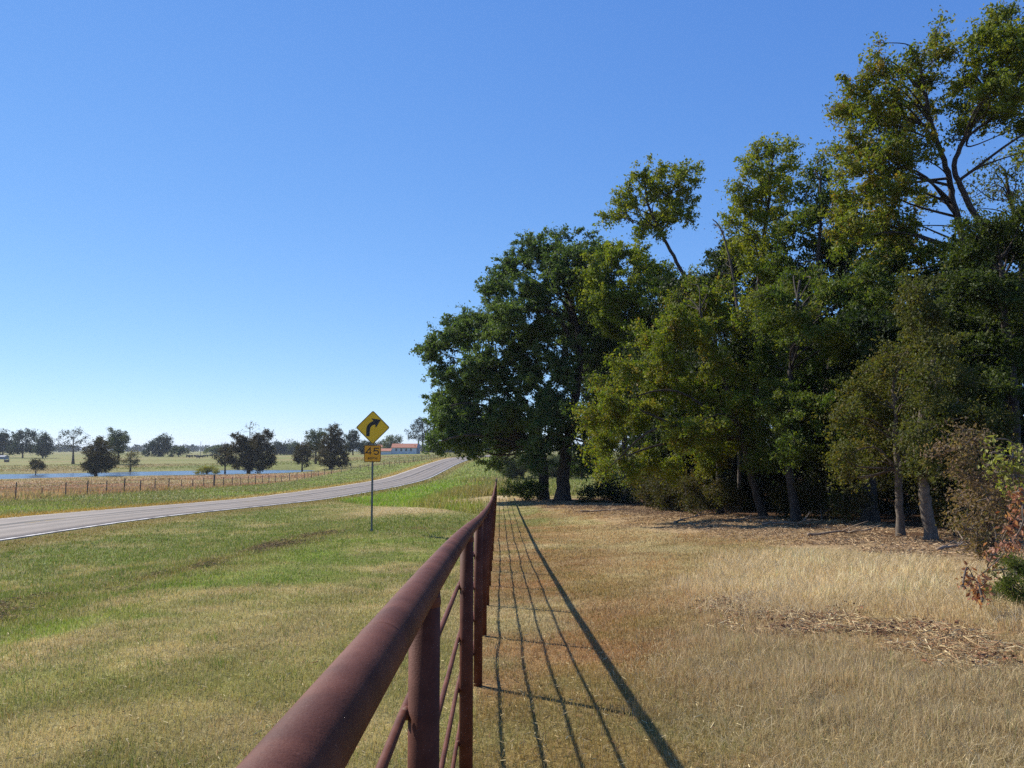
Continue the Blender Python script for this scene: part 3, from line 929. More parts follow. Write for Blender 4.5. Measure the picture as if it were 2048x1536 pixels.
def tree(name, label, Y, base_px, trunk, lobes, leaf=.12, dens=2.2, cols=None, tr=.25, amin=.38, limb_every=1, split=2, core=.85, spray=True, updir=.12, bark=None, seed=0, spread=.45, extra=1, group=None, limbs=True, cl=.42,
         mat=None, sub=7, thin=1.0, cat='tree', back=0.0, lean=(), aspect=.5, branch_r=.32, zbase=None, yfrac=None, stray=.06):
    """Y distance of the stem; base_px photo column of its foot; trunk [(px,py,dY)...]; lobes [(px,py,rpx[,dY[,rsq]])...]"""
    rng = np.random.default_rng(seed + 1000)
    bx = at(base_px, 900, Y)[0]
    b0 = np.array([bx, Y, gz(bx, Y) if zbase is None else zbase])
    root = thing(name, b0, label, cat, group)
    mpp = Y / F_PX
    tp = [b0 - np.array([0, 0, .25])]
    for t_ in trunk:
        tp.append(at(t_[0], t_[1], Y + (t_[2] if len(t_) > 2 else 0)))
    tp = catmull(tp, 6)
    tp[1:-1] += rng.normal(size=(len(tp) - 2, 3)) * tr * .10
    rr = tr * (1 - np.linspace(0, 1, len(tp)) * .72)
    rr[0] *= 1.5; rr[1] *= 1.25
    if len(rr) > 3: rr[2] *= 1.08
    m = MB(); m.tube(tp, rr, 12)
    L = []
    for l in lobes:
        dY = l[3] if len(l) > 3 else rng.uniform(-1, 1) * spread * 3.0 + back
        c = at(l[0], l[1], Y + dY); r = l[2] * (Y + dY) / F_PX
        L.append((c, r))
    if split:
        L2 = []
        for c, r in L:
            L2.append((c, r * core))
            for e in range(split):
                dv = rng.normal(size=3); dv /= np.linalg.norm(dv)
                L2.append((c + dv * r * rng.uniform(.35, .75) * np.array([1, 1, .9]), r * rng.uniform(.38, .62)))
        L = L2
    nsplit = split or 1
    for c, r in list(L):
        for e in range(extra):
            L.append((c + np.array([rng.normal() * r * .3, rng.choice([-1, 1]) * rng.uniform(.5, 1.1) * r * 1.3, rng.normal() * r * .3 - r * .1]), r * rng.uniform(.7, .95)))
    CV, CF, CC, off = [], [], [], 0
    cols = np.array([srgb(*c) for c in cols])
    la = leaf * leaf * aspect * .5
    for li, (c, r) in enumerate(L):
        # limb to the lobe
        if limbs and (nsplit == 1 or li % ((split + 1) * limb_every) == 0):
            d = np.linalg.norm(tp - c, axis=1) + np.abs(tp[:, 2] - (c[2] - r * 1.2 - .25 * np.linalg.norm(tp[:, :2] - c[:2], axis=1))) * .8
            k0 = max(1, int(len(tp) * amin)); k = min(len(tp) - 1, int(np.argmin(d[k0:])) + k0)
            s_ = tp[k]
            mid = (s_ + c) / 2 + np.array([0, 0, (.03 if updir > .3 else .10) * np.linalg.norm(c - s_)]) + rng.normal(size=3) * .12 * np.linalg.norm(c - s_)
            bp = catmull([s_, mid, c], 5)
            r0 = min(rr[k] * .55, .25 * branch_r * tr + .011 * np.linalg.norm(c - s_))
            m.tube(bp, np.linspace(r0, max(.012, r0 * .3), len(bp)), 7, False)
        n_cl = max(4, int(thin * (1.7 if spray else 3.2) * (r / cl) ** 2))
        dr = rng.normal(size=(n_cl, 3)); dr /= np.linalg.norm(dr, axis=1)[:, None]
        w_ = rng.normal(size=(3, 3))
        lump = 1 + .22 * np.sin(dr @ w_[0] * 2.2 + 1) + .15 * np.sin(dr @ w_[1] * 4)
        rad = r * lump * rng.uniform(0, 1, n_cl) ** .42
        if spray:
            wisp = rng.uniform(size=n_cl) < .26
            rad = np.where(wisp, r * rng.uniform(.95, 1.55, n_cl), rad)
        cc = c + dr * rad[:, None] * np.array([1, 1, .88])
        if limbs:
            sel = rng.choice(n_cl, min(max(2, sub // (2 if nsplit > 1 else 1)), n_cl), replace=False)
            for q in sel:
                mp = (c + cc[q]) / 2 + rng.normal(size=3) * .1 * r
                m.tube(catmull([c, mp, cc[q]], 3), np.linspace(max(.01, .018 * r + .006), .005 + .001 * r, 7), 5, False)
        wgt = np.where(wisp, .5, 1.0) if spray else np.ones(n_cl)
        n_lf = int(dens * (1.35 if nsplit > 1 else 1) * math.pi * r * r / la)
        which = rng.choice(n_cl, n_lf, p=wgt / wgt.sum())
        if spray:
            sd = (cc - c) / (np.linalg.norm(cc - c, axis=1)[:, None] + 1e-6) + rng.normal(size=(n_cl, 3)) * .45 + np.array([0, 0, updir])
            sd /= np.linalg.norm(sd, axis=1)[:, None]
            sl = cl * rng.uniform(1.2, 2.6, n_cl)
            tt = rng.uniform(-.6, .6, n_lf)
            p = cc[which] + sd[which] * (sl[which] * tt)[:, None] + rng.normal(size=(n_lf, 3)) * (cl * (.30 - .16 * tt))[:, None] * np.array([1, 1, .75])
            p[:, 2] -= .10 * cl * (tt + .6) ** 2 * 2
        else:
            p = cc[which] + rng.normal(size=(n_lf, 3)) * cl * np.array([.5, .5, .38])
        st = rng.uniform(size=n_lf) < stray
        p[st] += rng.normal(size=(st.sum(), 3)) * cl * .6
        V, Fq = leaf_quads(rng, p, leaf, aspect)
        # colour: species mix per clump, jitter per leaf
        wcl = rng.dirichlet(np.ones(len(cols)) * .9, n_cl)
        ccol = wcl @ cols
        lc = ccol[which] * rng.uniform(.8, 1.45, n_lf)[:, None]
        pick = rng.uniform(size=n_lf) < .25
        lc[pick] = cols[rng.integers(0, len(cols), pick.sum())]
        CV.append(V); CF.append(Fq + off); off += len(V); CC.append(np.repeat(lc, 4, 0))
    m.build('trunk', bark or M_BARK, root, True, b0)
    o = mesh_np('crown', np.vstack(CV) - b0, np.vstack(CF), mat or M_LEAF, root, col=np.vstack(CC))
    return root


OAK = [(74, 94, 50), (92, 110, 58), (62, 82, 46), (106, 122, 66)]
YEL = [(124, 132, 36), (110, 120, 34), (148, 142, 44), (86, 104, 32)]
MID = [(78, 98, 36), (94, 110, 40), (66, 86, 32), (116, 114, 48)]
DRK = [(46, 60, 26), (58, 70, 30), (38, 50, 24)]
BRN = [(112, 82, 50), (92, 90, 38), (74, 84, 32), (120, 96, 60)]

tree('oak_tree', 'broad dark green oak whose low limbs overhang the far end of the pipe fence', 53, 1085,
     [(1087, 950), (1080, 890), (1060, 830), (1020, 770), (960, 720)],
     [(870, 690, 38), (905, 668, 42), (930, 650, 48), (960, 715, 52), (920, 790, 48), (885, 855, 38), (900, 800, 40), (965, 840, 55), (930, 885, 32), (1005, 885, 40),
      (1035, 835, 50), (1010, 770, 55), (985, 640, 55), (1050, 720, 60), (955, 905, 28), (1020, 680, 55), (905, 750, 45), (930, 830, 46), (1000, 850, 50), (895, 880, 28), (880, 815, 30), (870, 885, 18), (985, 925, 14), (1000, 935, 9)],
     leaf=.15, cl=.36, cols=OAK, tr=.36, seed=1, spread=.9, dens=2.1, core=.85)
tree('oak_tree', 'tall dark green oak with domed crown beside the low limbed oak', 51, 1124,
     [(1128, 940), (1140, 860), (1150, 790), (1160, 700), (1140, 600)],
     [(1015, 530, 42), (1000, 575, 40), (1060, 505, 42), (1105, 490, 40), (1150, 495, 40), (1185, 510, 38), (1195, 560, 50), (1130, 560, 60), (1060, 580, 55), (1030, 620, 55), (1090, 650, 60), (1160, 640, 60),
      (1210, 620, 50), (1120, 720, 60), (1190, 700, 55), (1100, 790, 50), (1240, 690, 45), (1085, 850, 50), (1150, 850, 40), (1060, 900, 36), (1110, 885, 38), (1165, 900, 34), (1075, 925, 20), (1190, 930, 22), (1150, 935, 14)],
     leaf=.15, cl=.36, cols=OAK, tr=.45, seed=2, spread=.9, dens=2.0, core=.85)
tree('elm_tree', 'yellow green tree rising just behind the domed oak', 47, 1250,
     [(1250, 900), (1245, 750), (1250, 620)],
     [(1195, 545, 42), (1235, 510, 42), (1280, 520, 40), (1215, 600, 45), (1175, 585, 28), (1270, 580, 50), (1310, 560, 35), (1250, 650, 50), (1310, 630, 45), (1330, 560, 30), (1370, 575, 35), (1390, 560, 26)],
     leaf=.15, cols=[(122, 134, 40), (106, 122, 38), (140, 140, 50), (84, 104, 36)], tr=.22, seed=3, dens=1.7)
tree('leaning_tree', 'tall tree with a bare leaning trunk and open crown against the sky', 45, 1445,
     [(1440, 850), (1405, 640), (1372, 560), (1335, 490), (1300, 420), (1290, 370)],
     [(1285, 350, 32), (1320, 340, 26), (1300, 385, 34), (1365, 345, 30), (1385, 335, 18), (1265, 400, 30), (1240, 425, 26), (1210, 432, 20), (1340, 395, 34), (1375, 400, 26), (1330, 440, 30),
      (1290, 440, 26), (1380, 435, 20), (1255, 375, 20), (1270, 460, 22), (1235, 395, 18), (1310, 365, 26), (1355, 375, 26), (1300, 440, 28), (1345, 425, 26), (1320, 470, 20), (1230, 430, 20), (1390, 360, 16)],
     leaf=.15, cols=YEL, tr=.17, cl=.34, seed=4, updir=.5, dens=1.5, extra=0, sub=9, spread=.4)
tree('ash_tree', 'slender upright tree with twin leafy tips and ivy on its trunk', 36, 1515,
     [(1516, 800), (1517, 600), (1528, 480), (1540, 380), (1545, 320)],
     [(1515, 300, 22), (1505, 330, 24), (1548, 300, 22), (1580, 290, 20), (1575, 330, 26), (1540, 350, 34), (1500, 375, 30), (1480, 400, 24), (1560, 385, 32), (1465, 440, 26), (1510, 430, 38), (1550, 435, 30),
      (1470, 375, 16), (1490, 480, 36), (1535, 490, 34), (1510, 540, 38), (1460, 500, 24), (1515, 600, 34)],
     leaf=.12, cols=YEL, tr=.16, cl=.34, seed=5, updir=.5, dens=1.35, extra=1, spread=.3)
tree('dead_snag', 'thin bare dead branches standing left of the slender tree', 34, 1475,
     [(1478, 700), (1470, 580), (1455, 500), (1440, 455), (1425, 438)],
     [(1432, 452, 12), (1448, 470, 14), (1460, 520, 14), (1440, 545, 12)], leaf=.08, cols=BRN, tr=.07, seed=6, dens=.05, extra=0, sub=12, bark=M_PALEBARK)
tree('gum_tree', 'mid height green tree with thin pointed tip between tall neighbours', 33, 1630,
     [(1635, 800), (1632, 600), (1640, 450), (1640, 360)],
     [(1638, 318, 15), (1622, 345, 20), (1650, 350, 20), (1612, 385, 26), (1655, 395, 30), (1640, 430, 34), (1600, 440, 32), (1580, 470, 30), (1680, 430, 28), (1640, 490, 38), (1590, 530, 38), (1680, 500, 36), (1560, 520, 24)],
     leaf=.12, cols=MID, tr=.13, cl=.34, seed=7, updir=.5, dens=1.35)
tree('cottonwood_tree', 'tallest tree at the upper right with forked leaning trunk showing sky between limbs', 28, 1975,
     [(1970, 800), (1960, 620), (1938, 520), (1910, 420), (1895, 345), (1870, 270), (1850, 190), (1840, 120)],
     [(1757, 85, 10), (1757, 110, 14), (1760, 140, 26), (1735, 165, 30), (1700, 180, 24), (1682, 215, 20), (1710, 225, 30), (1770, 190, 38), (1800, 140, 26), (1830, 110, 28), (1883, 40, 10), (1880, 70, 18), (1870, 110, 26), (1895, 100, 18),
      (1845, 160, 34), (1740, 240, 36), (1790, 250, 42), (1840, 225, 34), (1720, 290, 36), (1680, 300, 26), (1760, 310, 46), (1815, 310, 40), (1700, 345, 34), (1850, 290, 26), (1740, 370, 46), (1800, 380, 46), (1690, 400, 36), (1760, 440, 48),
      (1820, 450, 40), (1710, 470, 44), (1860, 500, 40), (1780, 510, 45), (1850, 400, 22)],
     leaf=.115, cols=[(112, 126, 38), (94, 112, 36), (134, 134, 46), (72, 92, 32), (150, 120, 54)], tr=.17, cl=.34, limb_every=2, seed=8, sub=8, updir=.35, dens=1.5, extra=1, spread=.45, branch_r=.4)
tree('cottonwood_tree', 'very tall leafy tree cut off by the right edge of the photo top', 27, 2035,
     [(2020, 700), (1985, 500), (1935, 400), (1908, 330), (1940, 260), (1965, 190), (1990, 100)],
     [(1985, 40, 30), (2010, 25, 22), (1965, 80, 30), (2020, 70, 40), (1950, 125, 30), (1990, 120, 42), (2040, 130, 46), (1930, 165, 30), (1975, 180, 40), (2025, 190, 46), (1920, 215, 22), (1955, 225, 28), (2060, 70, 40), (2070, 200, 50),
      (2045, 250, 34), (1910, 270, 16), (1930, 245, 22), (2060, 300, 36), (2090, 120, 50), (2000, 225, 26)],
     leaf=.115, cols=[(120, 128, 38), (104, 118, 36), (138, 132, 44), (78, 94, 32)], tr=.14, cl=.34, seed=9, sub=8, updir=.3, dens=1.6, extra=1, spread=.45, branch_r=.5)
tree('thin_leaved_tree', 'sparse greyish tree crown at the right edge below the tall leafy tree', 30, 2060,
     [(2050, 700), (2040, 500), (2020, 400), (2010, 340)],
     [(1965, 330, 18), (1990, 345, 22), (2020, 350, 24), (1945, 370, 16), (2040, 330, 22), (1985, 385, 20), (2025, 395, 26), (1935, 400, 14), (1955, 415, 16), (2060, 380, 40)],
     leaf=.11, cols=[(96, 100, 62), (84, 92, 50), (72, 82, 42)], tr=.14, seed=10, dens=.7, extra=0)
tree('gum_tree', 'dense rounded tree filling the right edge below the tall crowns', 23, 2025,
     [(2030, 850), (2010, 650), (2000, 520)],
     [(1985, 460, 42), (2030, 445, 42), (1945, 500, 42), (2000, 520, 60), (1930, 560, 46), (1980, 600, 60), (2040, 590, 70), (1910, 640, 50), (1960, 690, 60), (2030, 700, 70), (1900, 720, 46), (1990, 780, 60), (2060, 480, 50), (2080, 640, 60), (1930, 450, 20)],
     leaf=.095, cols=[(72, 86, 32), (58, 72, 28), (88, 94, 38), (48, 60, 26)], tr=.2, cl=.34, core=.7, seed=11, dens=1.9)
tree('elm_tree', 'drooping yellow green elm with slanted trunk at the middle of the wood edge', 29, 1530,
     [(1505, 960), (1480, 860), (1450, 760), (1420, 680), (1400, 620)],
     [(1400, 600, 40), (1440, 615, 44), (1360, 630, 38), (1330, 660, 38), (1470, 650, 46), (1410, 670, 52), (1295, 690, 34), (1340, 720, 48), (1450, 730, 54), (1260, 745, 36), (1300, 770, 48), (1380, 780, 54), (1215, 790, 34), (1235, 830, 42),
      (1180, 835, 26), (1290, 840, 50), (1360, 850, 50), (1190, 870, 26), (1230, 890, 36), (1300, 900, 44), (1210, 930, 24), (1265, 940, 32), (1340, 930, 34), (1430, 850, 50), (1480, 800, 44), (1410, 910, 44), (1480, 880, 40), (1540, 700, 30), (1340, 596, 14), (1278, 655, 14), (1225, 722, 14), (1158, 818, 12), (1380, 566, 14), (1450, 572, 16), (1170, 905, 10), (1195, 760, 14)],
     updir=-.25, cl=.32, core=.66, sub=3, branch_r=.12, limb_every=4, leaf=.095, cols=[(112, 126, 36), (96, 114, 34), (130, 132, 42), (76, 98, 32), (128, 106, 48)], tr=.15, seed=12, dens=1.75, spread=.5)
tree('hackberry_tree', 'dark green tree with dense foliage right of the drooping elm', 27, 1590,
     [(1575, 900), (1580, 760), (1590, 650), (1600, 560)],
     [(1545, 590, 46), (1600, 560, 46), (1650, 590, 46), (1560, 650, 52), (1620, 660, 56), (1690, 600, 46), (1540, 730, 46), (1600, 740, 54), (1670, 700, 54), (1720, 660, 46), (1560, 810, 50), (1630, 810, 54), (1700, 780, 54),
      (1580, 880, 46), (1650, 890, 46), (1520, 850, 40), (1530, 920, 36), (1740, 560, 46), (1780, 610, 50)],
     cl=.34, core=.7, leaf=.09, cols=MID, tr=.15, seed=13, dens=1.8, spread=.6)
tree('young_elm', 'slim pale trunked tree with drooping olive brown foliage at the wood edge', 20.5, 1796,
     [(1797, 980), (1794, 900), (1790, 820), (1785, 740)],
     [(1760, 730, 46), (1820, 740, 46), (1720, 780, 42), (1780, 790, 50), (1850, 780, 46), (1890, 740, 46), (1700, 830, 38), (1750, 850, 44), (1820, 840, 48), (1870, 830, 40), (1720, 890, 38), (1780, 900, 38), (1680, 910, 30), (1840, 890, 40),
      (1740, 930, 26), (1690, 950, 24), (1900, 690, 40), (1840, 680, 50)],
     leaf=.075, cols=[(94, 94, 40), (84, 92, 36), (114, 98, 50), (66, 76, 32)], tr=.105, cl=.28, core=.62, updir=-.2, seed=14, dens=1.6, spread=.4, bark=M_PALEBARK)
tree('young_elm', 'flared trunk tree with a curved stem beside the dry brown bush', 19, 1857,
     [(1852, 1010), (1846, 960), (1835, 900), (1850, 800), (1870, 700)],
     [(1830, 930, 30), (1870, 920, 34), (1900, 880, 36), (1840, 880, 34), (1920, 930, 30), (1880, 830, 44), (1940, 830, 46), (1920, 770, 46), (1980, 850, 46), (1860, 640, 50), (1830, 580, 50), (1850, 915, 30, -1.3), (1835, 860, 38, -1.3), (1862, 800, 40, -1.3), (1850, 750, 40, -1.2), (1875, 700, 40, -1)],
     leaf=.075, cols=[(82, 88, 38), (66, 76, 32), (96, 90, 46)], tr=.15, cl=.28, core=.62, updir=-.1, seed=15, dens=1.6, spread=.4, bark=M_PALEBARK)
# deeper in the wood, seen as dark masses and stems between the front trees
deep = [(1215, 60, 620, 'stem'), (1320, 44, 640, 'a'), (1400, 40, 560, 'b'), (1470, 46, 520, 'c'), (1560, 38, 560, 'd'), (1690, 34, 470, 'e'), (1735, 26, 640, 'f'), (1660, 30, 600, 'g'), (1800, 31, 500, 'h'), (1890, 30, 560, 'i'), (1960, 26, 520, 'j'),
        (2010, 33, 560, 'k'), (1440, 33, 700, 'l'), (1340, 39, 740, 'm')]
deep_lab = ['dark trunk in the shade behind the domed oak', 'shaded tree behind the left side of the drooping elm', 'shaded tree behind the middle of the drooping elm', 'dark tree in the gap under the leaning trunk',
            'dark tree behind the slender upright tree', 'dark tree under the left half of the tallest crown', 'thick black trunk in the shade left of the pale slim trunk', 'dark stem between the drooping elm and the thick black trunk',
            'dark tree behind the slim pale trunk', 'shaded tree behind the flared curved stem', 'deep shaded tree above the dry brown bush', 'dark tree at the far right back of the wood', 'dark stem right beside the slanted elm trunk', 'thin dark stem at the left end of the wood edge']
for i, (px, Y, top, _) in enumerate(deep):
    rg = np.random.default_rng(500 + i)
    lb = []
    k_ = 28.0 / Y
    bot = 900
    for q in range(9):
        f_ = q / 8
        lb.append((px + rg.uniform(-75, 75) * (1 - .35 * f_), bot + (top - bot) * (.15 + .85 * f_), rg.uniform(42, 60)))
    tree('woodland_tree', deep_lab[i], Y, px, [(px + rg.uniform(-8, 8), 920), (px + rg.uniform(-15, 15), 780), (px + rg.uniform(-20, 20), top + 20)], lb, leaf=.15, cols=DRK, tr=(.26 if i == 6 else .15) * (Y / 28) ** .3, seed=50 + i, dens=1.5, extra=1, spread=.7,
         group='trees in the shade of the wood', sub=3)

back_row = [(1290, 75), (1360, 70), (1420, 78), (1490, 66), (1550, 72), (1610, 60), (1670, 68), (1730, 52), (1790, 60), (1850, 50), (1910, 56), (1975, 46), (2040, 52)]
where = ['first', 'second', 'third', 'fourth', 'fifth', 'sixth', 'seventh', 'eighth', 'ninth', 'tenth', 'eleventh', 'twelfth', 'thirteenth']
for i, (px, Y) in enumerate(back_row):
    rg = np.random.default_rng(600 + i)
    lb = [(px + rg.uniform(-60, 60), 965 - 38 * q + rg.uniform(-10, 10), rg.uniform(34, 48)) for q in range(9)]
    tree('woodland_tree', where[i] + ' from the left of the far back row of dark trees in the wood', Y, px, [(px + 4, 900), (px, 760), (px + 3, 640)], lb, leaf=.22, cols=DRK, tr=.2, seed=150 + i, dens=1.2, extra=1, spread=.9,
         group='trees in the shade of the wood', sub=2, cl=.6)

# shrubs and dry bushes
def shrub(name, label, Y, px, lobes, leaf, cols, seed, dens=1.4, tr=.03, aspect=.5, bark=None, cl=.16, trunk=None, cat='bush', sub=8, group=None, extra=1, stray=.06, zbase=None):
    return tree(name, label, Y, px, trunk or [(px, lobes[0][1] + 10)], lobes, split=0, spray=False, leaf=leaf, cols=cols, seed=seed, dens=dens, tr=tr, aspect=aspect, spread=.12, cl=cl, bark=bark, cat=cat, sub=sub, group=group, extra=extra, stray=stray, branch_r=.8)
DRY = [(140, 100, 78), (120, 84, 62), (160, 118, 92), (96, 66, 50)]
shrub('dry_bush', 'large bush of dead brown leaves beside the flared trunk', 13.5, 1985,
      [(1920, 890, 40), (1960, 950, 46), (1990, 1000, 50), (1940, 1010, 44), (2020, 950, 50), (1920, 950, 30), (1970, 1060, 46), (2030, 1050, 50), (1935, 1060, 34), (1995, 1100, 34), (1955, 1095, 24), (1890, 900, 26), (1930, 860, 30)],
      .055, [(122, 100, 80), (104, 84, 66), (140, 114, 92), (92, 92, 52)], 70, dens=.85, cl=.2, trunk=[(1983, 1050), (1975, 980), (1965, 920)], bark=M_PALEBARK)
shrub('dry_branch', 'drooping branch of curled reddish brown leaves over the straw grass', 8.6, 2090,
      [(1935, 1165, 16), (1955, 1185, 18), (1945, 1155, 12), (1925, 1172, 8), (1970, 1165, 14), (1965, 1200, 10), (1990, 1140, 14), (2010, 1100, 18), (2030, 1080, 18), (1985, 1110, 12), (2040, 1045, 20), (2015, 1060, 14), (2045, 1010, 22), (2035, 985, 14)],
      .062, [(150, 96, 76), (168, 120, 98), (124, 70, 54), (186, 142, 116)], 71, dens=1.5, cl=.085, tr=.012, trunk=[(2075, 1000), (2040, 1060), (2005, 1110), (1950, 1160)], extra=0, bark=M_PALEBARK, cat='branch')
shrub('leafy_sapling', 'green sapling with light leaves reaching in at the right edge', 9.2, 2075,
      [(1980, 880, 12), (1985, 905, 16), (2000, 925, 22), (1990, 945, 20), (2025, 915, 16), (2030, 950, 26), (2045, 900, 18), (2010, 970, 20), (2045, 985, 20), (1980, 930, 10), (2055, 940, 26)],
      .06, [(132, 134, 64), (112, 120, 52), (154, 152, 86)], 72, tr=.014, dens=1.0, cl=.085, trunk=[(2070, 1050), (2060, 960), (2045, 890)], extra=0, bark=M_PALEBARK, cat='sapling')
shrub('cedar_shrub', 'low feathery green cedar at the right edge above the cut straw', 8.9, 2050,
      [(2010, 1160, 26), (2040, 1140, 28), (1990, 1190, 24), (2020, 1200, 32), (2055, 1190, 34), (1975, 1212, 16), (2070, 1150, 34), (2000, 1222, 18), (2045, 1225, 24)],
      .035, [(84, 96, 36), (66, 82, 32), (104, 106, 46)], 73, dens=2.2, aspect=.22, cl=.07)
shrub('undergrowth_bush', 'low leafy bush between the fence end and the left oak trunk', 52, 1055,
      [(1020, 975, 14), (1040, 972, 16), (1060, 975, 18), (1045, 985, 14), (1075, 980, 14), (1005, 982, 10), (1060, 990, 12)], .13, [(88, 104, 42), (70, 90, 36)], 74, cl=.3, dens=1.6)
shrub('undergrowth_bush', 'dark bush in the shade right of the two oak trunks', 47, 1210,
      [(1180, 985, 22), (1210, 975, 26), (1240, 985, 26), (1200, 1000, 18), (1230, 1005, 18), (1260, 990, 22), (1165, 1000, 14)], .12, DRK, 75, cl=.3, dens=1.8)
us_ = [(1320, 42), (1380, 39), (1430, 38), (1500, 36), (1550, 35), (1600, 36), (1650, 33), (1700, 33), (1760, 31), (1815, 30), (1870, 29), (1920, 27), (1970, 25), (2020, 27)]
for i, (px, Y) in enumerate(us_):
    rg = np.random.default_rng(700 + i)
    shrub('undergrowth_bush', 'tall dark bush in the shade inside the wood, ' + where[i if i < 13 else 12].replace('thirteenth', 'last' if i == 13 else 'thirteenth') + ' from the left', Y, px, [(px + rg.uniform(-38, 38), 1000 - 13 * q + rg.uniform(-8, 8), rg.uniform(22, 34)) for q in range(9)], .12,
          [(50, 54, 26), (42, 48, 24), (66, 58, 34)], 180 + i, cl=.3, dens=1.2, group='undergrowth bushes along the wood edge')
ub = [(1290, 40, 985, 'dark low bush under the left end of the drooping elm'), (1345, 36, 985, 'tangled bush at the foot of the drooping elm'), (1400, 33, 990, 'dark tangled bush left of the slanted elm trunk'), (1450, 31, 985, 'shaded bush just left of the slanted elm foot'),
      (1585, 29, 990, 'dark bush between slanted elm and thick black trunk'), (1640, 27, 1000, 'low shaded bush left of the thick black trunk'), (1690, 25, 1010, 'low bush at the foot of the thick black trunk'), (1905, 20, 1030, 'shaded bush behind the dry brown bush')]
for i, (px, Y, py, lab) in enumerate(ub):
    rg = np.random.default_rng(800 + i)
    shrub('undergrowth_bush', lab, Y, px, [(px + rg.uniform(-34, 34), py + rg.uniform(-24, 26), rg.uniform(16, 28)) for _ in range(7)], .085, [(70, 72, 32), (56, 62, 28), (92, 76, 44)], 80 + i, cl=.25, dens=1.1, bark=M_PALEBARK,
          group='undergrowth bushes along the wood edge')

# ------------------------------------------------------------------ far trees
FAR_D = [(46, 60, 38), (56, 68, 42), (38, 52, 34)]
FAR_O = [(72, 84, 44), (60, 72, 40), (88, 92, 52)]
CYP = [(60, 62, 28), (48, 50, 26), (76, 64, 34), (92, 72, 38)]
PALE = [(96, 106, 66), (82, 94, 58), (110, 112, 74)]


def far(name, label, Y, px, lobes, cols, seed, leaf=None, dens=1.6, tr=.3, trunk_top=None, extra=1, bark=None, sub=4, cl=None, group='trees across the road', spread=None):
    leaf = leaf or Y * .00115
    lobes = [(l[0], l[1], l[2] * 1.14) for l in lobes]
    dens = dens * 1.25
    return tree(name, label, Y, px, split=0, spray=False, trunk=[(px, trunk_top if trunk_top is not None else lobes[0][1])], lobes=lobes, leaf=leaf, dens=dens, cols=cols, seed=seed, tr=tr, extra=extra, mat=M_FARLEAF, aspect=.7, cl=cl or Y * .0028, spread=spread or .8, group=group, sub=sub, bark=bark)
far('pecan_tree', 'dark spreading tree cut by the left edge beyond the pond', 450, 6, [(2, 872, 12), (14, 870, 9), (-12, 878, 14), (10, 886, 11), (22, 885, 9), (0, 898, 12), (20, 900, 10)], FAR_D, 100)
far('pecan_tree', 'tall open topped tree second from the left edge', 440, 46, [(42, 868, 9), (55, 866, 9), (64, 866, 7), (35, 878, 10), (52, 882, 12), (66, 876, 8), (40, 895, 12), (58, 897, 11), (30, 900, 9)], FAR_D, 101, dens=1.2)
far('pecan_tree', 'dark rounded tree third from the left edge', 430, 86, [(84, 873, 8), (92, 878, 9), (78, 882, 9), (98, 886, 8), (86, 892, 12), (76, 899, 10), (97, 900, 9), (88, 907, 9)], FAR_D, 102)
far('bare_oak', 'wide nearly leafless oak with thick pale trunk beyond the pond', 300, 147, [(128, 868, 8), (138, 864, 7), (152, 862, 8), (162, 865, 7), (118, 878, 7), (172, 875, 7), (145, 875, 9), (130, 888, 8), (160, 885, 9), (116, 895, 6), (174, 888, 5), (140, 893, 7), (165, 898, 5)],
    [(72, 76, 62), (58, 64, 50)], 103, dens=.6, tr=.42, trunk_top=880, extra=0, sub=10, bark=M_PALEBARK)
far('cypress_tree', 'dark cone shaped cypress standing in the pond at the left', 203, 194, [(200, 878, 6), (196, 885, 9), (206, 888, 9), (190, 896, 12), (210, 900, 11), (200, 905, 15), (184, 912, 13), (214, 915, 12), (197, 922, 17), (180, 928, 12), (214, 930, 11), (190, 936, 12), (176, 937, 7), (206, 937, 9)], CYP, 104, tr=.35)
far('gum_tree', 'rounded tree behind the cone shaped cypress with bare trunk', 300, 238, [(232, 866, 8), (242, 870, 9), (226, 876, 9), (249, 880, 8), (236, 884, 13), (246, 893, 10), (226, 892, 11), (236, 902, 9), (250, 873, 5)], FAR_O, 105, tr=.35)
far('small_cypress', 'small brownish round tree at the pond bank on the left', 212, 73, [(74, 922, 6), (68, 926, 6), (80, 927, 6), (74, 931, 9), (65, 934, 5), (84, 934, 5)], [(84, 76, 46), (98, 80, 50), (66, 66, 38)], 106, tr=.16)
far('small_cypress', 'sparse tan cone tree on the pond bank right of the dark cypress', 240, 262, [(264, 904, 5), (258, 911, 7), (268, 912, 7), (262, 919, 10), (252, 924, 7), (274, 924, 7), (262, 928, 9)], [(118, 110, 78), (104, 98, 64), (132, 118, 88)], 107, dens=.75, tr=.22)
far('live_oak', 'dark two domed tree alone in the pasture', 480, 318, [(324, 875, 7), (332, 880, 9), (314, 882, 8), (336, 889, 9), (300, 889, 8), (318, 893, 12), (296, 898, 9), (306, 902, 9), (334, 900, 10), (318, 905, 9), (290, 905, 4)], FAR_D, 108)
far('live_oak', 'lighter low clump of trees right of the two domed tree', 470, 358, [(346, 900, 6), (354, 897, 6), (364, 898, 6), (358, 905, 8), (372, 904, 5), (345, 907, 6)], FAR_O, 109, tr=.2)
far('live_oak', 'far grey green trees left of the pond cypresses', 520, 425, [(412, 901, 5), (420, 898, 5), (430, 897, 6), (438, 896, 6), (426, 904, 7), (440, 904, 6), (447, 899, 5)], PALE, 110, tr=.2)
far('cypress_tree', 'smaller dark tree touching the left side of the big pond cypress', 222, 451, [(450, 893, 6), (445, 900, 7), (456, 902, 7), (450, 909, 9), (440, 915, 6), (458, 918, 8), (446, 922, 7)], CYP, 111, tr=.22)
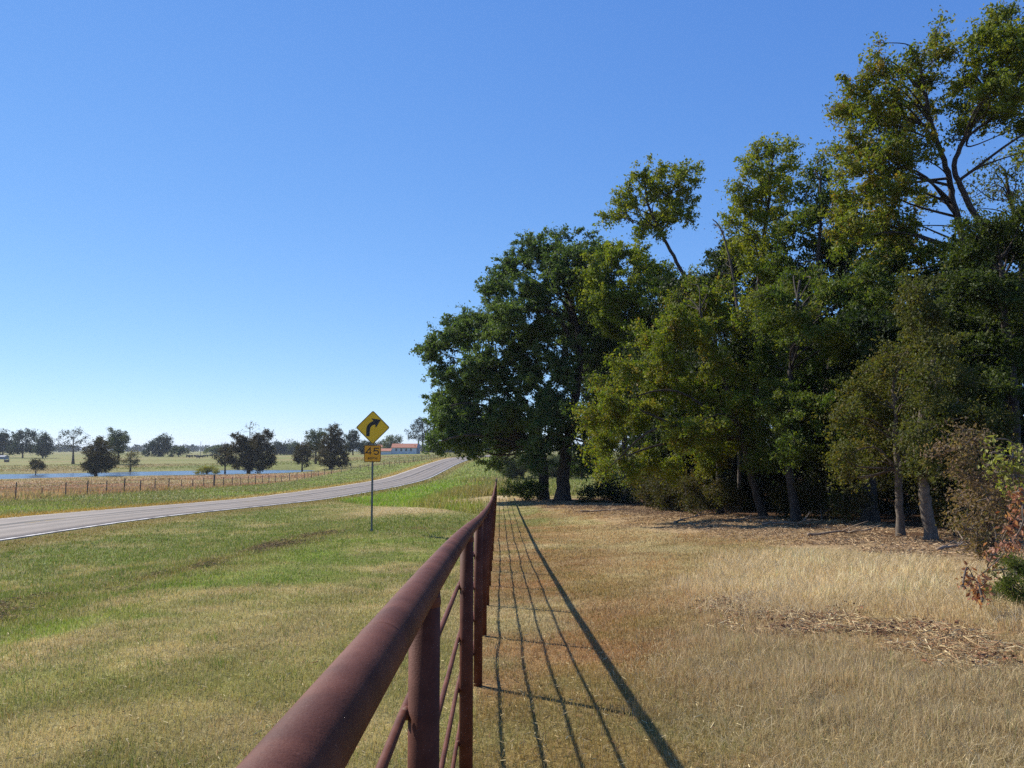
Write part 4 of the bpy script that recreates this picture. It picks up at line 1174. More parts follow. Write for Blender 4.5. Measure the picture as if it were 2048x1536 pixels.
far('bare_tree', 'leafless pale tree top rising behind the big pond cypress', 262, 500, [(502, 845, 6), (492, 850, 6), (512, 850, 6), (500, 856, 8), (488, 862, 5), (518, 858, 4)], [(150, 140, 120), (130, 120, 104)], 112, dens=.14, tr=.3, trunk_top=850, extra=0, sub=14, bark=M_PALEBARK)
far('cypress_tree', 'big dark cypress leaning wide at the right end of the pond', 219, 498, [(470, 871, 7), (480, 876, 9), (494, 880, 10), (510, 876, 10), (522, 870, 9), (536, 864, 8), (541, 870, 6), (528, 880, 12), (476, 888, 11), (500, 893, 16), (520, 894, 15), (538, 896, 11), (470, 902, 12),
     (488, 908, 15), (512, 910, 16), (536, 910, 14), (468, 918, 11), (548, 918, 7), (496, 924, 16), (524, 925, 15), (544, 926, 8), (474, 930, 9), (500, 936, 9), (462, 922, 7), (516, 936, 8)], CYP, 113, tr=.5, trunk_top=900)
far('gum_tree', 'medium dark tree with short trunk right of the pond', 235, 605, [(606, 890, 7), (600, 897, 8), (614, 897, 9), (606, 906, 12), (592, 908, 7), (620, 910, 9), (600, 918, 9), (612, 922, 8), (594, 918, 6)], CYP, 114, tr=.25)
far('gum_tree', 'paler tree behind the dark cone tree right of the pond', 275, 632, [(640, 864, 8), (630, 870, 9), (620, 878, 8), (648, 866, 7), (636, 882, 11), (624, 892, 10), (642, 896, 10)], FAR_O, 115)
far('cypress_tree', 'tall dark cone tree left of the yellow sign', 225, 662, [(668, 853, 6), (674, 860, 7), (662, 862, 8), (679, 868, 6), (668, 872, 11), (654, 878, 9), (680, 882, 9), (664, 888, 14), (646, 896, 10), (684, 896, 11), (668, 904, 16), (648, 910, 12), (690, 910, 9), (668, 920, 15), (650, 924, 10), (690, 922, 10), (660, 930, 9), (680, 930, 8), (636, 915, 6)], CYP, 116, tr=.4)
far('pine_tree', 'pine shaped tree just left of the diamond sign', 390, 706, [(706, 861, 4), (703, 868, 6), (710, 870, 6), (698, 876, 7), (714, 878, 7), (705, 882, 9), (695, 889, 7), (717, 890, 7), (706, 893, 9), (722, 897, 7), (698, 898, 6)], FAR_D, 117, tr=.25)
far('pecan_tree', 'round olive tree behind the white house', 470, 786, [(780, 878, 6), (790, 876, 7), (774, 884, 7), (798, 880, 6), (786, 886, 9), (776, 892, 8), (797, 888, 7), (770, 895, 5)], [(92, 102, 50), (78, 90, 44), (106, 108, 60)], 118)
far('pecan_tree', 'open crowned tall tree at the right end of the white house', 410, 845, [(832, 842, 5), (840, 838, 5), (850, 842, 6), (828, 852, 6), (842, 852, 8), (856, 850, 6), (822, 862, 6), (836, 864, 8), (852, 864, 8), (866, 858, 6), (820, 874, 6), (846, 876, 8), (864, 872, 7), (832, 876, 6)], FAR_D, 119, dens=.95, tr=.4)
fr = [(1045, 118, 925, 'muted tree beyond the fence end behind the left oak trunk'), (1105, 112, 922, 'muted tree seen between the two oak trunks'), (1165, 105, 920, 'muted tree right behind the domed oak trunk'), (865, 440, 892, 'dark tree right of the open crowned tree by the road'), (888, 460, 893, 'dark bushy tree beyond the bend of the road'), (915, 480, 894, 'far dark tree behind the oak overhanging the road'), (945, 470, 890, 'far tree in the gap above the road bend'),
      (975, 430, 888, 'far tree hidden low behind the oak leaves'), (1010, 400, 888, 'far tree beyond the fence end'), (735, 430, 890, 'dark tree behind the foot of the diamond sign'), (757, 520, 893, 'far dark tree between sign and round olive tree'), (560, 560, 892, 'far tree just right of the big pond cypress'), (580, 600, 893, 'far tree in the gap right of the pond')]
for i, (px, Y, py, lab) in enumerate(fr):
    rg = np.random.default_rng(900 + i)
    far('field_tree', lab, Y, px, [(px + rg.uniform(-13, 13) * (2.6 if Y < 200 else 1), py + rg.uniform(-3, 12) * (2 if Y < 200 else 1), rg.uniform(6, 10) * (1.8 if Y < 200 else 1)) for _ in range(9)], FAR_D if i % 2 else FAR_O, 130 + i, tr=.25)
# far-off wood along the horizon: reads as one mass
rng = np.random.default_rng(77)
n = 700
ang = rng.uniform(-40, 42, n)
Rr = rng.uniform(1300, 1900, n)
TX, TY = Rr * np.sin(np.radians(ang)), Rr * np.cos(np.radians(ang))
hh = 8 + 6 * fbm(ang * 1.0, ang * 0, 5, 3) + rng.uniform(-2, 2, n)
per = 60
cc = np.repeat(np.column_stack([TX, TY, terrain(TX, TY)]), per, 0)
dr = rng.normal(size=(n * per, 3)); dr /= np.linalg.norm(dr, axis=1)[:, None]
H_ = np.repeat(hh, per)
cc += dr * np.column_stack([H_ * .55, H_ * .45, H_ * .5]) * rng.uniform(.6, 1, n * per)[:, None]; cc[:, 2] += H_ * .5
V, Fq = leaf_quads(rng, cc, 3.2, .8)
bc = np.array([srgb(*c) for c in FAR_D])[rng.integers(0, 3, n * per)]
tag(mesh_np('treeline', V, Fq, M_FARLEAF, col=np.repeat(bc, 4, 0)), 'far off dark wooded line along the horizon beyond the pasture', 'woods', kind='stuff')

# ------------------------------------------------------------------ white house across the road
HY = 368.0
hp = HY / F_PX
M_WHITE = mat_plain('white_wall_paint', (.74, .73, .70), .8, col2=(.66, .65, .62), nscale=2)
M_ROOF = mat_plain('orange_red_roof', (.42, .15, .075), .8, col2=(.36, .125, .065), nscale=1.5, bump=.3, bscale=6)
M_GLASS = mat_plain('dark_window_glass', (.02, .025, .03), .15)
M_STONE = mat_plain('grey_stone', (.34, .34, .34), .9, col2=(.26, .26, .27), nscale=3)
hx0, hx1 = at(783.5, 900, HY)[0], at(833, 900, HY)[0]
hzb = gz((hx0 + hx1) / 2, HY)
hz0 = at(810, 907, HY)[2]
house = thing('white_house', ((hx0 + hx1) / 2, HY, hzb), 'long white house with orange red roof and grey chimney beyond the road', 'house')
ho = np.array(house.location)
ev, rg_ = at(810, 895.2, HY)[2], at(810, 887.8, HY)[2]
DEP = 7.0
def gable(mb, x0, x1, y0, y1, z0, ze, zr):
    ym = (y0 + y1) / 2
    V = [(x0, y0, z0), (x1, y0, z0), (x1, y1, z0), (x0, y1, z0), (x0, y0, ze), (x1, y0, ze), (x1, y1, ze), (x0, y1, ze), (x0, ym, zr), (x1, ym, zr)]
    mb.add(V, [[0, 1, 5, 4], [2, 3, 7, 6], [0, 3, 2, 1]], []); k = mb.n - 10
    mb.q.append(np.array([[1, 2, 6, 5], [3, 0, 4, 7]]) + k); mb.t.append(np.array([[5, 6, 9], [7, 4, 8]]) + k)
def roof(mb, x0, x1, y0, y1, ze, zr, th=.14, oh=.35):
    ym = (y0 + y1) / 2
    sl = (zr - ze) / (ym - y0)
    for sgn in (-1, 1):
        ye = (y0 - oh) if sgn < 0 else (y1 + oh)
        zz = ze - sl * oh
        V = [(x0 - .25, ye, zz + .02), (x1 + .25, ye, zz + .02), (x1 + .25, ym, zr + .02), (x0 - .25, ym, zr + .02)]
        V += [(a, b, c + th) for a, b, c in V]
        mb.add(V, [[0, 1, 2, 3], [4, 7, 6, 5], [0, 4, 5, 1], [1, 5, 6, 2], [2, 6, 7, 3], [3, 7, 4, 0]])
zlow = min(hzb, hz0) - 1.0
m = MB(); gable(m, hx0, hx1, HY, HY + DEP, zlow, ev, rg_); m.build('wall', M_WHITE, house, off=ho)
m = MB(); roof(m, hx0, hx1, HY, HY + DEP, ev, rg_); m.build('roof', M_ROOF, house, off=ho)
for px in (792.5, 802.5, 812.5, 822):
    x = at(px, 900, HY)[0]; zc_ = at(px, 899.6, HY)[2]
    m = MB()
    for dx, dz, w, h in ((-.42, 0, .09, 1.25), (.42, 0, .09, 1.25), (0, .62, .93, .09), (0, -.62, .93, .09), (0, 0, .05, 1.2)): m.box((x + dx, HY - .04, zc_ + dz), (w, .1, h))
    w_ = m.build('window', M_WHITE, house, off=ho)
    m = MB(); m.box((x, HY - .012, zc_), (.80, .04, 1.2)); m.build('pane', M_GLASS, w_, off=ho)
wx0 = at(758, 900, HY - 2)[0]
we, wr = at(770, 902.2, HY - 2)[2], at(770, 897.6, HY - 2)[2]
m = MB(); gable(m, wx0, hx0 - .02, HY - 2, HY + 4, zlow - .5, we, wr); wing = m.build('wing', M_WHITE, house, off=ho)
m = MB(); roof(m, wx0, hx0 - .3, HY - 2, HY + 4, we, wr, .14, .3); m.build('wing_roof', M_ROOF, wing, off=ho)
m = MB()
cx0, cx1 = at(833.3, 900, HY)[0], at(839.3, 900, HY)[0]
ct, cs = at(836, 877, HY)[2], at(836, 888, HY)[2]
m.box(((cx0 + cx1) / 2, HY + 1.5, (zlow + ev) / 2), (cx1 - cx0, 2.4, ev - zlow))
m.add([((cx0 if i in (0, 3) else cx1), HY + (.3 if i < 2 else 2.7), ev) for i in range(4)] + [((cx0 + cx1) / 2 + (-.35 if i in (0, 3) else .35), HY + (1.1 if i < 2 else 1.9), cs) for i in range(4)],
      [[0, 1, 5, 4], [1, 2, 6, 5], [2, 3, 7, 6], [3, 0, 4, 7]])
m.box(((cx0 + cx1) / 2, HY + 1.5, (cs + ct) / 2), (.7, .8, ct - cs))
m.build('chimney', M_STONE, house, off=ho)
# far shed and feeder at the left
SHY = 400.0
b = at(2, 917, SHY); zg = gz(b[0], SHY)
shed = thing('farm_shed', (b[0], SHY, zg), 'low grey shed at the left edge under the dark trees', 'shed')
m = MB(); gable(m, b[0] - 3, b[0] + 1.4, SHY, SHY + 4, zg - .4, zg + 1.1, zg + 1.7); m.build('wall', M_STONE, shed, off=np.array(shed.location))
m = MB(); roof(m, b[0] - 3, b[0] + 1.4, SHY, SHY + 4, zg + 1.1, zg + 1.7); m.build('roof', M_STONE, shed, off=np.array(shed.location))
b = at(13.5, 918, 330); zg = gz(b[0], 330)
feed = thing('hay_feeder', (b[0], 330, zg), 'small brown hay feeder with pale top in the pasture at the left edge', 'feeder')
m = MB(); m.box((0, 0, .45), (1.3, 1.3, .7))
for a_ in (-.6, .6):
    for c_ in (-.6, .6): m.box((a_, c_, .3), (.1, .1, .6))
m.build('rack', mat_plain('old_brown_boards', (.10, .075, .05), .9, col2=(.15, .11, .08), nscale=4), feed)
m = MB(); gable(m, -.75, .75, -.75, .75, .82, .95, 1.25); m.build('roof', M_STONE, feed)
b = at(770, 893, 480); zg = gz(b[0], 480)
barn = thing('farm_barn', (b[0], 480, zg), 'small pale farm building with reddish roof behind the diamond sign', 'barn')
zt = at(757, 890, 480)[2]
m = MB(); gable(m, -5.6, .5, 0, 5, -1, zt - zg - 1.2, zt - zg); m.build('wall', M_WHITE, barn)
m = MB(); roof(m, -5.6, .5, 0, 5, zt - zg - 1.2, zt - zg); m.build('roof', M_ROOF, barn)

# distant pole
b = at(401, 908, 560); zg = gz(b[0], 560)
m = MB(); m.tube([(0, 0, -1), (0, 0, at(401, 883, 560)[2] - zg)], [.2, .13], 8)
m.box((0, 0, at(401, 884.5, 560)[2] - zg), (.12, .12, .5))
o = m.build('utility_pole', M_GALV, None); o.location = (b[0], 560, zg)
tag(o, 'lone thin grey pole standing far out in the pasture', 'pole')

# far small road sign seen from behind, by the bend
b = at(948.3, 920, 172); zg = gz(b[0], 172)
z0_, z1_ = at(948, 909.6, 172)[2] - zg, at(948, 905.4, 172)[2] - zg
back = thing('small_road_sign', (b[0], 172, zg), 'small dark backed road sign on a thin post beside the road bend', 'road sign')
m = MB(); m.box((0, 0, z1_ / 2 - .1), (.07, .05, z1_ + .1)); m.build('post', M_GALV, back)
m = MB(); m.box((0, -.04, (z0_ + z1_) / 2), (.47, .02, z1_ - z0_)); m.build('plate', mat_plain('dull_sign_back', (.05, .06, .06), .6), back)

# cattle
def cow_mesh(seed):
    m = MB(); rg = np.random.default_rng(seed)
    m.tube([(-1.05, 0, 1.18), (-.95, 0, 1.12), (-.6, 0, 1.05), (0, 0, .98), (.5, 0, 1.02), (.85, 0, 1.12), (1.15, 0, 1.2), (1.38, 0, 1.12), (1.55, 0, .98), (1.72, 0, .86)], [.12, .30, .38, .43, .40, .34, .2, .17, .14, .08], 12)
    for x, y in ((-.75, .2), (-.75, -.2), (.6, .2), (.6, -.2)): m.tube([(x, y, .9), (x + (.06 if x < 0 else 0), y, .5), (x, y, .45), (x + .02, y, 0)], [.17, .1, .07, .06], 7)
    m.tube([(-1.1, 0, 1.2), (-1.2, 0, .9), (-1.18, 0, .5)], [.04, .025, .05], 5)
    for y in (-.17, .17): m.tube([(1.4, y * .6, 1.2), (1.38, y * 1.6, 1.22)], [.05, .02], 5)
    return m
cow0 = cow_mesh(1).build('cow', mat_plain('dark_cow_hide', (.022, .017, .015), .8, col2=(.05, .035, .028), nscale=2), None, True)
cows = [(376, 911.6, 430, 0, 'black cow at the left end of the distant herd'), (382, 911.8, 430, 3.0, 'black cow second from the left in the herd'), (391.5, 911.4, 440, .3, 'dark cow in the middle of the herd near the pole'), (396, 913.2, 400, 2.8, 'dark cow standing nearest in the herd below the pole'),
        (402, 912.6, 410, .2, 'dark cow right under the distant pole'), (408.5, 912, 430, 1.2, 'dark cow just right of the distant pole'), (415, 911, 450, 1.7, 'dark cow facing away right of the pole'), (422.5, 911, 460, .4, 'dark cow second from the right of the herd'), (431, 910.5, 460, 2.9, 'dark cow at the right end of the herd')]
for i, (px, py, Y, rz, lab) in enumerate(cows):
    o = cow0 if i == 0 else cow0.copy()
    if i: C.objects.link(o)
    x = at(px, py, Y)[0]
    o.location = (x, Y, gz(x, Y) - .02); o.rotation_euler = (0, 0, rz)
    tag(o, lab, 'cow', 'cattle grazing in the far pasture')
# yellow green willow bush on the pond bank
far('willow_bush', 'yellow green bush on the pond bank left of the big cypress', 214, 415, [(402, 940, 5), (410, 937, 6), (420, 936, 6), (428, 938, 6), (415, 942, 7), (396, 944, 4), (432, 943, 5)], [(150, 142, 52), (132, 130, 46), (162, 150, 66)], 160, tr=.08, group=None)

# ------------------------------------------------------------------ wire fence across the road
def wline(k):   # plan position of post k
    s = k * 3.66
    P = np.array([(-36.6, 56.5), (-36.6, 140), (-33.6, 165), (-26, 185), (-20, 215), (-17, 250)], float)
    L = np.concatenate([[0], np.cumsum(np.linalg.norm(np.diff(P, axis=0), axis=1))])
    return np.interp(s, L, P[:, 0]), np.interp(s, L, P[:, 1])
x0, y0 = wline(0)
wf = thing('wire_fence', (x0, y0, gz(x0, y0)), 'old wooden post and wire fence in the reddish grass across the road', 'fence')
wo_ = np.array(wf.location)
M_POST = mat_plain('weathered_post', (.10, .08, .065), .95, col2=(.17, .14, .12), nscale=5)
rng = np.random.default_rng(12)
tops = []
for k in range(0, 55):
    x, y = wline(k); z = gz(x, y)
    h = 1.25 + rng.uniform(-.12, .16); r = rng.uniform(.042, .068)
    if k == 3: h = .8
    if k == 14: h, r = 1.7, .12
    tx = rng.uniform(-.05, .05)
    m = MB(); m.tube([(x, y, z - .3), (x + tx * .5, y, z + h * .5), (x + tx, y, z + h - .03), (x + tx, y, z + h)], [r, r * .95, r * .9, r * .7], 8)
    m.build('fence_post', M_POST, wf, True, wo_)
    tops.append((x, y, z))
tops = np.array(tops)
for dz in (.35, .65, .95, 1.15):
    m = MB(); m.tube(tops + np.array([.07, 0, dz]), .006, 4); m.build('wire', M_GALV, wf, False, wo_)

# ------------------------------------------------------------------ grass
def blades(name, X, Y, hmul, seed, label, wmul=1.0, lean=.6, minpx=.55, colj=.25, cat='grass', bright=1.0, hfun=None):
    rg = np.random.default_rng(seed)
    col, h = ground_zone(X, Y)
    if hfun is not None: h = hfun(X, Y, h)
    # off the road and out of the water
    d, _, _ = seg_dist(X, Y, ROAD_C[:, :2])
    keep = d > ROAD_HW + .05 + .25 * vnoise(X * 1.5, Y * 1.5, 5)
    mk = (X < -40) & (Y > 150)
    if mk.any():
        ins = inpoly(X, Y, POND); keep &= ~ins
    X, Y, col, h = X[keep], Y[keep], col[keep], h[keep]
    n = len(X); r = np.hypot(X, Y)
    Z = terrain(X, Y)
    L = h * hmul * rg.uniform(.5, 1.5, n)
    wd = np.maximum(.0035, r * minpx / 829.0) * wmul * rg.uniform(.6, 1.3, n)
    th = rg.uniform(0, 2 * math.pi, n)
    le = np.abs(rg.normal(0, lean, n)); la = rg.uniform(0, 2 * math.pi, n)
    tip = np.column_stack([np.cos(la) * np.sin(le), np.sin(la) * np.sin(le), np.maximum(.12, np.cos(le))]) * L[:, None]
    sd_ = np.column_stack([np.cos(th), np.sin(th), np.zeros(n)]) * wd[:, None] / 2
    B = np.column_stack([X, Y, Z - .008])
    mid = tip * .55 + np.array([0, 0, 1]) * (L * .10)[:, None]
    V = np.stack([B - sd_, B + sd_, B + mid + sd_ * .8, B + tip, B + mid - sd_ * .8], 1).reshape(-1, 3)
    k = np.arange(n)[:, None] * 5
    Fq = [k + np.array([[0, 1, 2, 4]]), k + np.array([[4, 2, 3]])]
    c = col * rg.uniform(1 - colj, 1 + colj, n)[:, None] * bright
    pk = rg.uniform(size=n)
    c = np.minimum(c, .82)
    c = np.where((pk < .14)[:, None], PAL['dry'][None] * rg.uniform(.7, 1.1, n)[:, None] * .7 + c * .3, c)
    c = np.where(((pk > .14) & (pk < .24))[:, None], c * .4 + PAL['green'][None] * .6, c)
    c = np.where(((pk > .24) & (pk < .30))[:, None], c * .5 + PAL['redbrown'][None] * .5, c)
    o = mesh_np(name, V, Fq, M_GRASS, col=np.repeat(c, 5, 0))
    tag(o, label, cat, kind='stuff')
    return o


def polar(n, y0, y1, a0, a1, rg):
    u = rg.uniform(0, 1, n)
    R_ = np.exp(np.log(y0) + u * (np.log(y1) - np.log(y0)))
    a = np.radians(rg.uniform(a0, a1, n))
    return R_ * np.sin(a), R_ * np.cos(a)
rg = np.random.default_rng(42)
X, Y = polar(950000, 2.2, 70, -40, 40, rg)
lf = X < FENCE_X
blades('mown_grass', X[lf], Y[lf], 1.0, 1, 'short mown green and tan grass between the pipe fence and the road', bright=1.14)
blades('dry_field_grass', X[~lf], Y[~lf], .85, 2, 'short dry straw and brown grass right of the pipe fence', lean=.75)
X, Y = polar(150000, 60, 330, -38, 12, rg)
blades('roadside_grass', X, Y, 1.0, 3, 'uncut green and reddish grass of the verge and pasture across the road', minpx=.8)

# ------------------------------------------------------------------ long straw, combed flat in tufts
def tufts(name, label, CX, CY, per, lmin, lmax, cols, seed, spread=.27, lean0=.45, lean1=1.3):
    rg = np.random.default_rng(seed); nt_ = len(CX)
    ang0 = 2.4 + fbm(CX, CY, 4.0, 81, 3) * 4.0 + rg.normal(0, .5, nt_)
    tl = rg.uniform(.6, 1.25, nt_); tcol = np.array([srgb(*c) for c in cols])[rg.integers(0, len(cols), nt_)] * rg.uniform(.75, 1.15, nt_)[:, None]
    w = np.repeat(np.arange(nt_), per); n = len(w)
    X = CX[w] + rg.normal(0, spread, n); Y = CY[w] + rg.normal(0, spread, n); Z = terrain(X, Y) - .01
    L = np.exp(rg.uniform(np.log(lmin), np.log(lmax), n)) * tl[w]
    le = rg.uniform(lean0, lean1, n); la = ang0[w] + rg.normal(0, 1.15, n)
    h_ = np.column_stack([np.cos(la), np.sin(la), np.zeros(n)]); up = np.array([0, 0, 1.0])
    B = np.column_stack([X, Y, Z])
    m1 = B + (h_ * np.sin(le * .45)[:, None] + up * np.cos(le * .45)[:, None]) * (L * .5)[:, None]
    tp_ = m1 + (h_ * np.sin(le * 1.15)[:, None] + up * np.cos(le * 1.15)[:, None]) * (L * .5)[:, None]
    tp_[:, 2] = np.maximum(tp_[:, 2], Z + .015)
    th = rg.uniform(0, 2 * math.pi, n); wd = np.maximum(.0028, np.hypot(X, Y) * .45 / 829) * rg.uniform(.6, 1.2, n)
    sd_ = np.column_stack([np.cos(th), np.sin(th), np.zeros(n)]) * wd[:, None] / 2
    V = np.stack([B - sd_, B + sd_, m1 + sd_ * .8, tp_, m1 - sd_ * .8], 1).reshape(-1, 3)
    call = np.array([srgb(*c_) for c_ in cols])
    c = (tcol[w] * .45 + call[rg.integers(0, len(cols), n)] * .55) * rg.uniform(.7, 1.25, n)[:, None]
    tag(mesh_np(name, V, [np.arange(n)[:, None] * 5 + np.array([[0, 1, 2, 4]]), np.arange(n)[:, None] * 5 + np.array([[4, 2, 3]])], M_GRASS, col=np.repeat(c, 5, 0)), label, 'grass', kind='stuff')
def in_poly_pts(poly, n, rg, grow=.5):
    x0, x1 = poly[:, 0].min() - grow, poly[:, 0].max() + grow; y0, y1 = poly[:, 1].min() - grow, poly[:, 1].max() + grow
    X, Y = rg.uniform(x0, x1, n), rg.uniform(y0, y1, n)
    d, _, _ = seg_dist(X, Y, np.vstack([poly, poly[:1]]))
    k = np.where(inpoly(X, Y, poly), d, -d) + (fbm(X, Y, 1.4, 19) - .5) * 2.2 > -grow * .4
    return X[k], Y[k]
rg = np.random.default_rng(314)
X, Y = in_poly_pts(TALL_POLY, 2300, rg, .8)
k = fbm(X, Y, .9, 27) + rg.uniform(-.15, .15, len(X)) > .40
tufts('straw_grass', 'long pale straw grass combed over in front of the wood chips', X[k], Y[k], 46, .10, .30, [(226, 208, 170), (214, 194, 152), (196, 172, 128), (232, 218, 186), (170, 156, 106)], 1)
X, Y = in_poly_pts(ROUGH_POLY, 1900, rg, .7)
k = fbm(X, Y, .8, 28) + rg.uniform(-.15, .15, len(X)) > .42
tufts('rough_grass', 'rough greyish tan grass in leaning tufts at the lower right', X[k], Y[k], 60, .05, .17, [(210, 192, 150), (196, 174, 130), (174, 154, 110), (222, 206, 168), (150, 138, 92)], 2)
X = rg.uniform(1.6, 12, 5200); Y = np.exp(rg.uniform(np.log(5.5), np.log(46), 5200))
k = (X > 1.2 + .02 * Y) & (X < .62 * Y) & (fbm(X, Y, 1.9, 29) + rg.uniform(-.12, .12, len(X)) > .52)
d1, s1, _ = seg_dist(X, Y, CHIP_EDGE); k &= np.where(s1 < 0, d1, -d1) < 1.5
tufts('matted_straw', 'scattered lying wisps of pale straw over the cut field', X[k], Y[k], 34, .06, .20, [(216, 194, 146), (200, 176, 126), (182, 156, 108), (176, 132, 92)], 3, spread=.2, lean0=1.0, lean1=1.5)

X, Y = polar(2600, 4, 40, -40, -2, rg)
d1, _, _ = seg_dist(X, Y, ROAD_C[:, :2]); dg, sg, _ = seg_dist(X, Y, GREEN_STRIP)
k = (d1 > 4.2) & ((sg < 0) | (rg.uniform(size=len(X)) < .25)) & (fbm(X, Y, 2.0, 33) + rg.uniform(-.15, .15, len(X)) > .45)
tufts('weeds', 'small dark and bright green weeds in the roadside ditch grass', X[k], Y[k], 22, .05, .16, [(92, 116, 48), (120, 150, 60), (76, 98, 44), (134, 150, 74)], 7, spread=.08, lean0=.2, lean1=1.1)

# ------------------------------------------------------------------ litter of sticks, chips and clods
def scatter(name, label, X, Y, seed, lmin, lmax, wfac, cols, lift=.02, cat='debris'):
    rg = np.random.default_rng(seed); n = len(X)
    Z = terrain(X, Y) + rg.uniform(0, 1, n) ** 2 * lift + .004
    L = np.exp(rg.uniform(np.log(lmin), np.log(lmax), n)); W_ = L * wfac * rg.uniform(.5, 1.5, n) + .002 + np.hypot(X, Y) * .00012
    th = rg.uniform(0, 2 * math.pi, n); tl = rg.normal(0, .22, n)
    a = np.column_stack([np.cos(th) * np.cos(tl), np.sin(th) * np.cos(tl), np.sin(tl)])
    b = np.column_stack([-np.sin(th), np.cos(th), rg.normal(0, .4, n)]); c = np.cross(a, b)
    P = np.column_stack([X, Y, Z])
    A, B, Cc = a * L[:, None] / 2, b * W_[:, None] / 2, c * W_[:, None] * .4
    V = np.stack([P - A - B, P - A + B, P - A * .9 + Cc, P + A - B * .7, P + A + B * .7, P + A * .9 + Cc], 1).reshape(-1, 3)
    k = np.arange(n)[:, None] * 6
    q = np.vstack([k + np.array([[0, 1, 4, 3]]), k + np.array([[1, 2, 5, 4]]), k + np.array([[2, 0, 3, 5]])])
    t = np.vstack([k + np.array([[0, 2, 1]]), k + np.array([[3, 4, 5]])])
    cc_ = np.array([srgb(*c_) for c_ in cols])[rg.integers(0, len(cols), n)] * rg.uniform(.6, 1.25, n)[:, None]
    tag(mesh_np(name, V, [q, t], M_LITTER, col=np.repeat(cc_, 6, 0)), label, cat, kind='stuff')
M_LITTER = mat_leaf('dry_litter', trans=.0, rough=.9, spec=.1)
rg = np.random.default_rng(91)
X = rg.uniform(1.2, 16, 420000); Y = np.exp(rg.uniform(np.log(10), np.log(54), 420000))
d1, s1, _ = seg_dist(X, Y, CHIP_EDGE); d2, s2, _ = seg_dist(X, Y, WOOD_EDGE)
sd1 = np.where(s1 < 0, d1, -d1); sd2 = np.where(s2 < 0, d2, -d2)
k = (sd1 > -1.2 * rg.uniform(0, 1, len(X)) ** 2) & (sd2 < 3.0) & (fbm(X, Y, 1.3, 5) + rg.uniform(-.25, .25, len(X)) - .22 * np.exp(-np.maximum(sd1, 0) / 1.0) > .46)
scatter('wood_chips', 'shredded wood chips and broken sticks strewn along the wood edge', X[k], Y[k], 3, .015, .15, .09, [(188, 158, 118), (168, 136, 100), (140, 110, 80), (204, 176, 136), (104, 80, 58)], .05)
x0, x1 = DUG_POLY[:, 0].min() - 1, DUG_POLY[:, 0].max(); y0, y1 = DUG_POLY[:, 1].min() - .6, DUG_POLY[:, 1].max() + .6
X = rg.uniform(x0, x1, 150000); Y = rg.uniform(y0, y1, 150000)
d1, _, _ = seg_dist(X, Y, np.vstack([DUG_POLY, DUG_POLY[:1]])); ins = inpoly(X, Y, DUG_POLY)
k = (np.where(ins, d1, -d1) > -.5 * rg.uniform(0, 1, len(X))) & (fbm(X, Y, .7, 15) + rg.uniform(-.22, .22, len(X)) - .25 * np.exp(-np.where(ins, d1, 0) / .35) > .50)
scatter('cut_straw', 'matted cut straw and stems lying across the scraped strip', X[k], Y[k], 4, .02, .16, .05, [(194, 170, 124), (180, 150, 108), (160, 124, 90), (206, 186, 142), (132, 98, 70)], .05)
# curled dead leaves heaped in clumps
cl_ = hits([(1470, 1205), (1500, 1220), (1590, 1238), (1640, 1240), (1790, 1250), (1800, 1270), (1745, 1268), (1850, 1262), (1990, 1322), (2030, 1330), (1700, 1222), (1560, 1265)])
w = rg.integers(0, len(cl_), 700)
p2 = cl_[w] + rg.normal(size=(700, 2)) * np.array([.22, .14])
scatter('leaf_litter', 'clumps of curled dark brown dead leaves on the scraped strip', p2[:, 0], p2[:, 1], 6, .018, .05, .45, [(124, 86, 62), (142, 102, 76), (104, 72, 54), (84, 60, 46)], .07)
X, Y = polar(14000, 2.5, 40, -38, 38, rg)
d, _, _ = seg_dist(X, Y, ROAD_C[:, :2]); k = d > 4
scatter('fallen_straw', 'loose pale clippings and dead leaf bits lying on the mown grass', X[k], Y[k], 8, .02, .06, .06, [(206, 186, 136), (186, 160, 110), (150, 112, 76)], .05)
X = rg.normal(size=60000); rgp = rg.uniform(0, 1, 60000)
L_ = np.concatenate([[0], np.cumsum(np.hypot(*np.diff(CLIP_STRIP, axis=0).T))])
s_ = rgp * L_[-1]
cx_, cy_ = np.interp(s_, L_, CLIP_STRIP[:, 0]), np.interp(s_, L_, CLIP_STRIP[:, 1])
X_, Y_ = cx_ + X * .45, cy_ + rg.normal(size=60000) * .55
k = fbm(X_, Y_, 1.2, 44) + rg.uniform(-.12, .12, 60000) > .56
scatter('ditch_clippings', 'brown band of dead grass clippings raked along the roadside ditch', X_[k], Y_[k], 9, .02, .09, .12, [(150, 124, 84), (120, 96, 62), (176, 150, 104), (96, 80, 50)], .09)

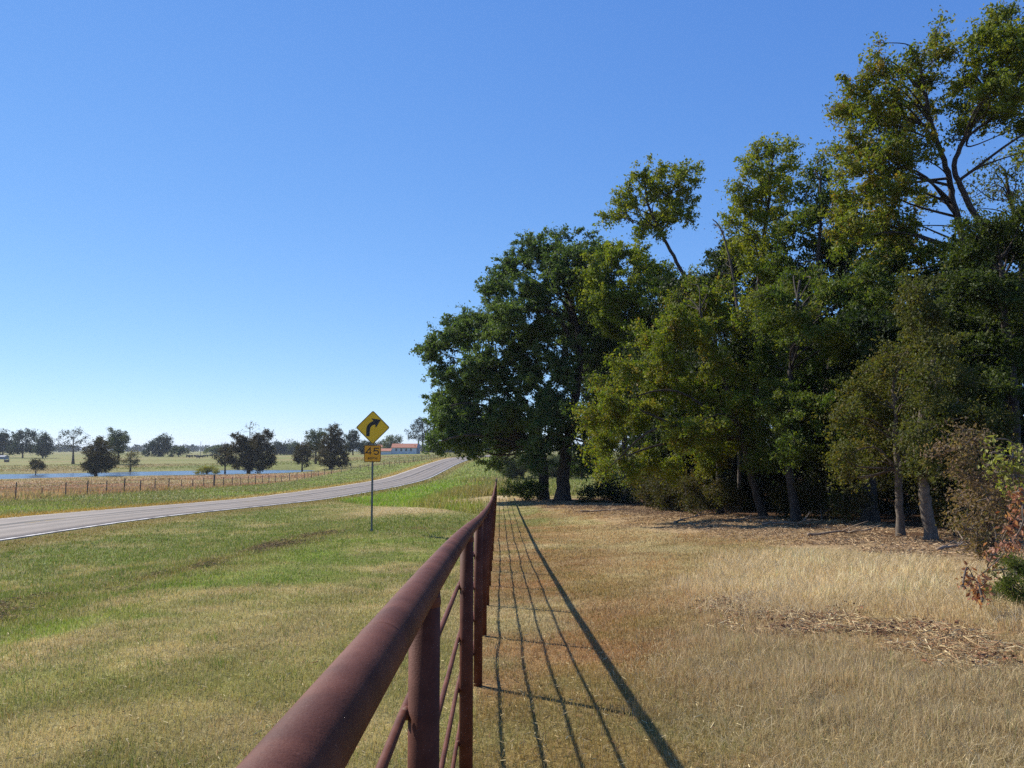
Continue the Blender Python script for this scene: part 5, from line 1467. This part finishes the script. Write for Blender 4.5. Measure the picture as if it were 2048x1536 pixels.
# ------------------------------------------------------------------ the air
m, nt, out = newmat('thin_haze')
pv = node(nt, 'ShaderNodeVolumePrincipled')
pv.inputs['Color'].default_value = (.80, .88, 1.0, 1)
pv.inputs['Density'].default_value = .00012
pv.inputs['Anisotropy'].default_value = .2
nt.links.new(pv.outputs[0], out.inputs['Volume'])
mb = MB(); mb.box((0, 3250, 7.5), (12400, 11900, 33))
hz = mb.build('haze', m); tag(hz, kind='stuff')

# ------------------------------------------------------------------ broken branches lying at the wood edge
M_DEAD = mat_plain('dead_wood', (.20, .14, .095), .9, col2=(.32, .25, .18), nscale=14, bump=.6, bscale=40, spec=.2)
fb = [(1500, 1042, 1.9, .3, 'forked dead branch lying before the slanted elm trunk'), (1575, 1052, 1.4, -.4, 'short dead branch left of the thick black trunk'), (1680, 1072, 1.7, .15, 'long dead branch on the chips left of the slim pale trunk'),
      (1905, 1100, 1.2, .6, 'small dead branch before the dry brown bush'), (1215, 1026, 2.2, -.1, 'dead branch at the edge below the domed oak'), (1370, 1044, 1.5, .8, 'bent dead branch on the chips under the elm')]
for i, (px, py, L, az, lab) in enumerate(fb):
    rg = np.random.default_rng(40 + i)
    x, y = hit(px, py); z = gz(x, y)
    m = MB(); n_ = 7
    t = np.linspace(-.5, .5, n_)
    P = np.column_stack([t * L * math.cos(az), t * L * math.sin(az), .05 + .10 * (t + .5) + rg.normal(0, .02, n_)]); P[:, :2] += rg.normal(0, .05, (n_, 2))
    m.tube(catmull(P, 3), np.linspace(.038, .012, (n_ - 1) * 3 + 1), 7)
    for q in range(5):
        k_ = rg.integers(1, n_ - 1); a_ = az + rg.choice([-1, 1]) * rg.uniform(.4, 1.1); l_ = L * rg.uniform(.2, .45)
        e_ = P[k_] + np.array([l_ * math.cos(a_), l_ * math.sin(a_), rg.uniform(.02, .30)])
        m.tube(catmull([P[k_], (P[k_] + e_) / 2 + rg.normal(0, .03, 3), e_], 3), np.linspace(.017, .005, 7), 5)
    o = m.build('fallen_branch', M_DEAD, None, True); o.location = (x, y, z); tag(o, lab, 'branch', 'broken branches along the wood edge')
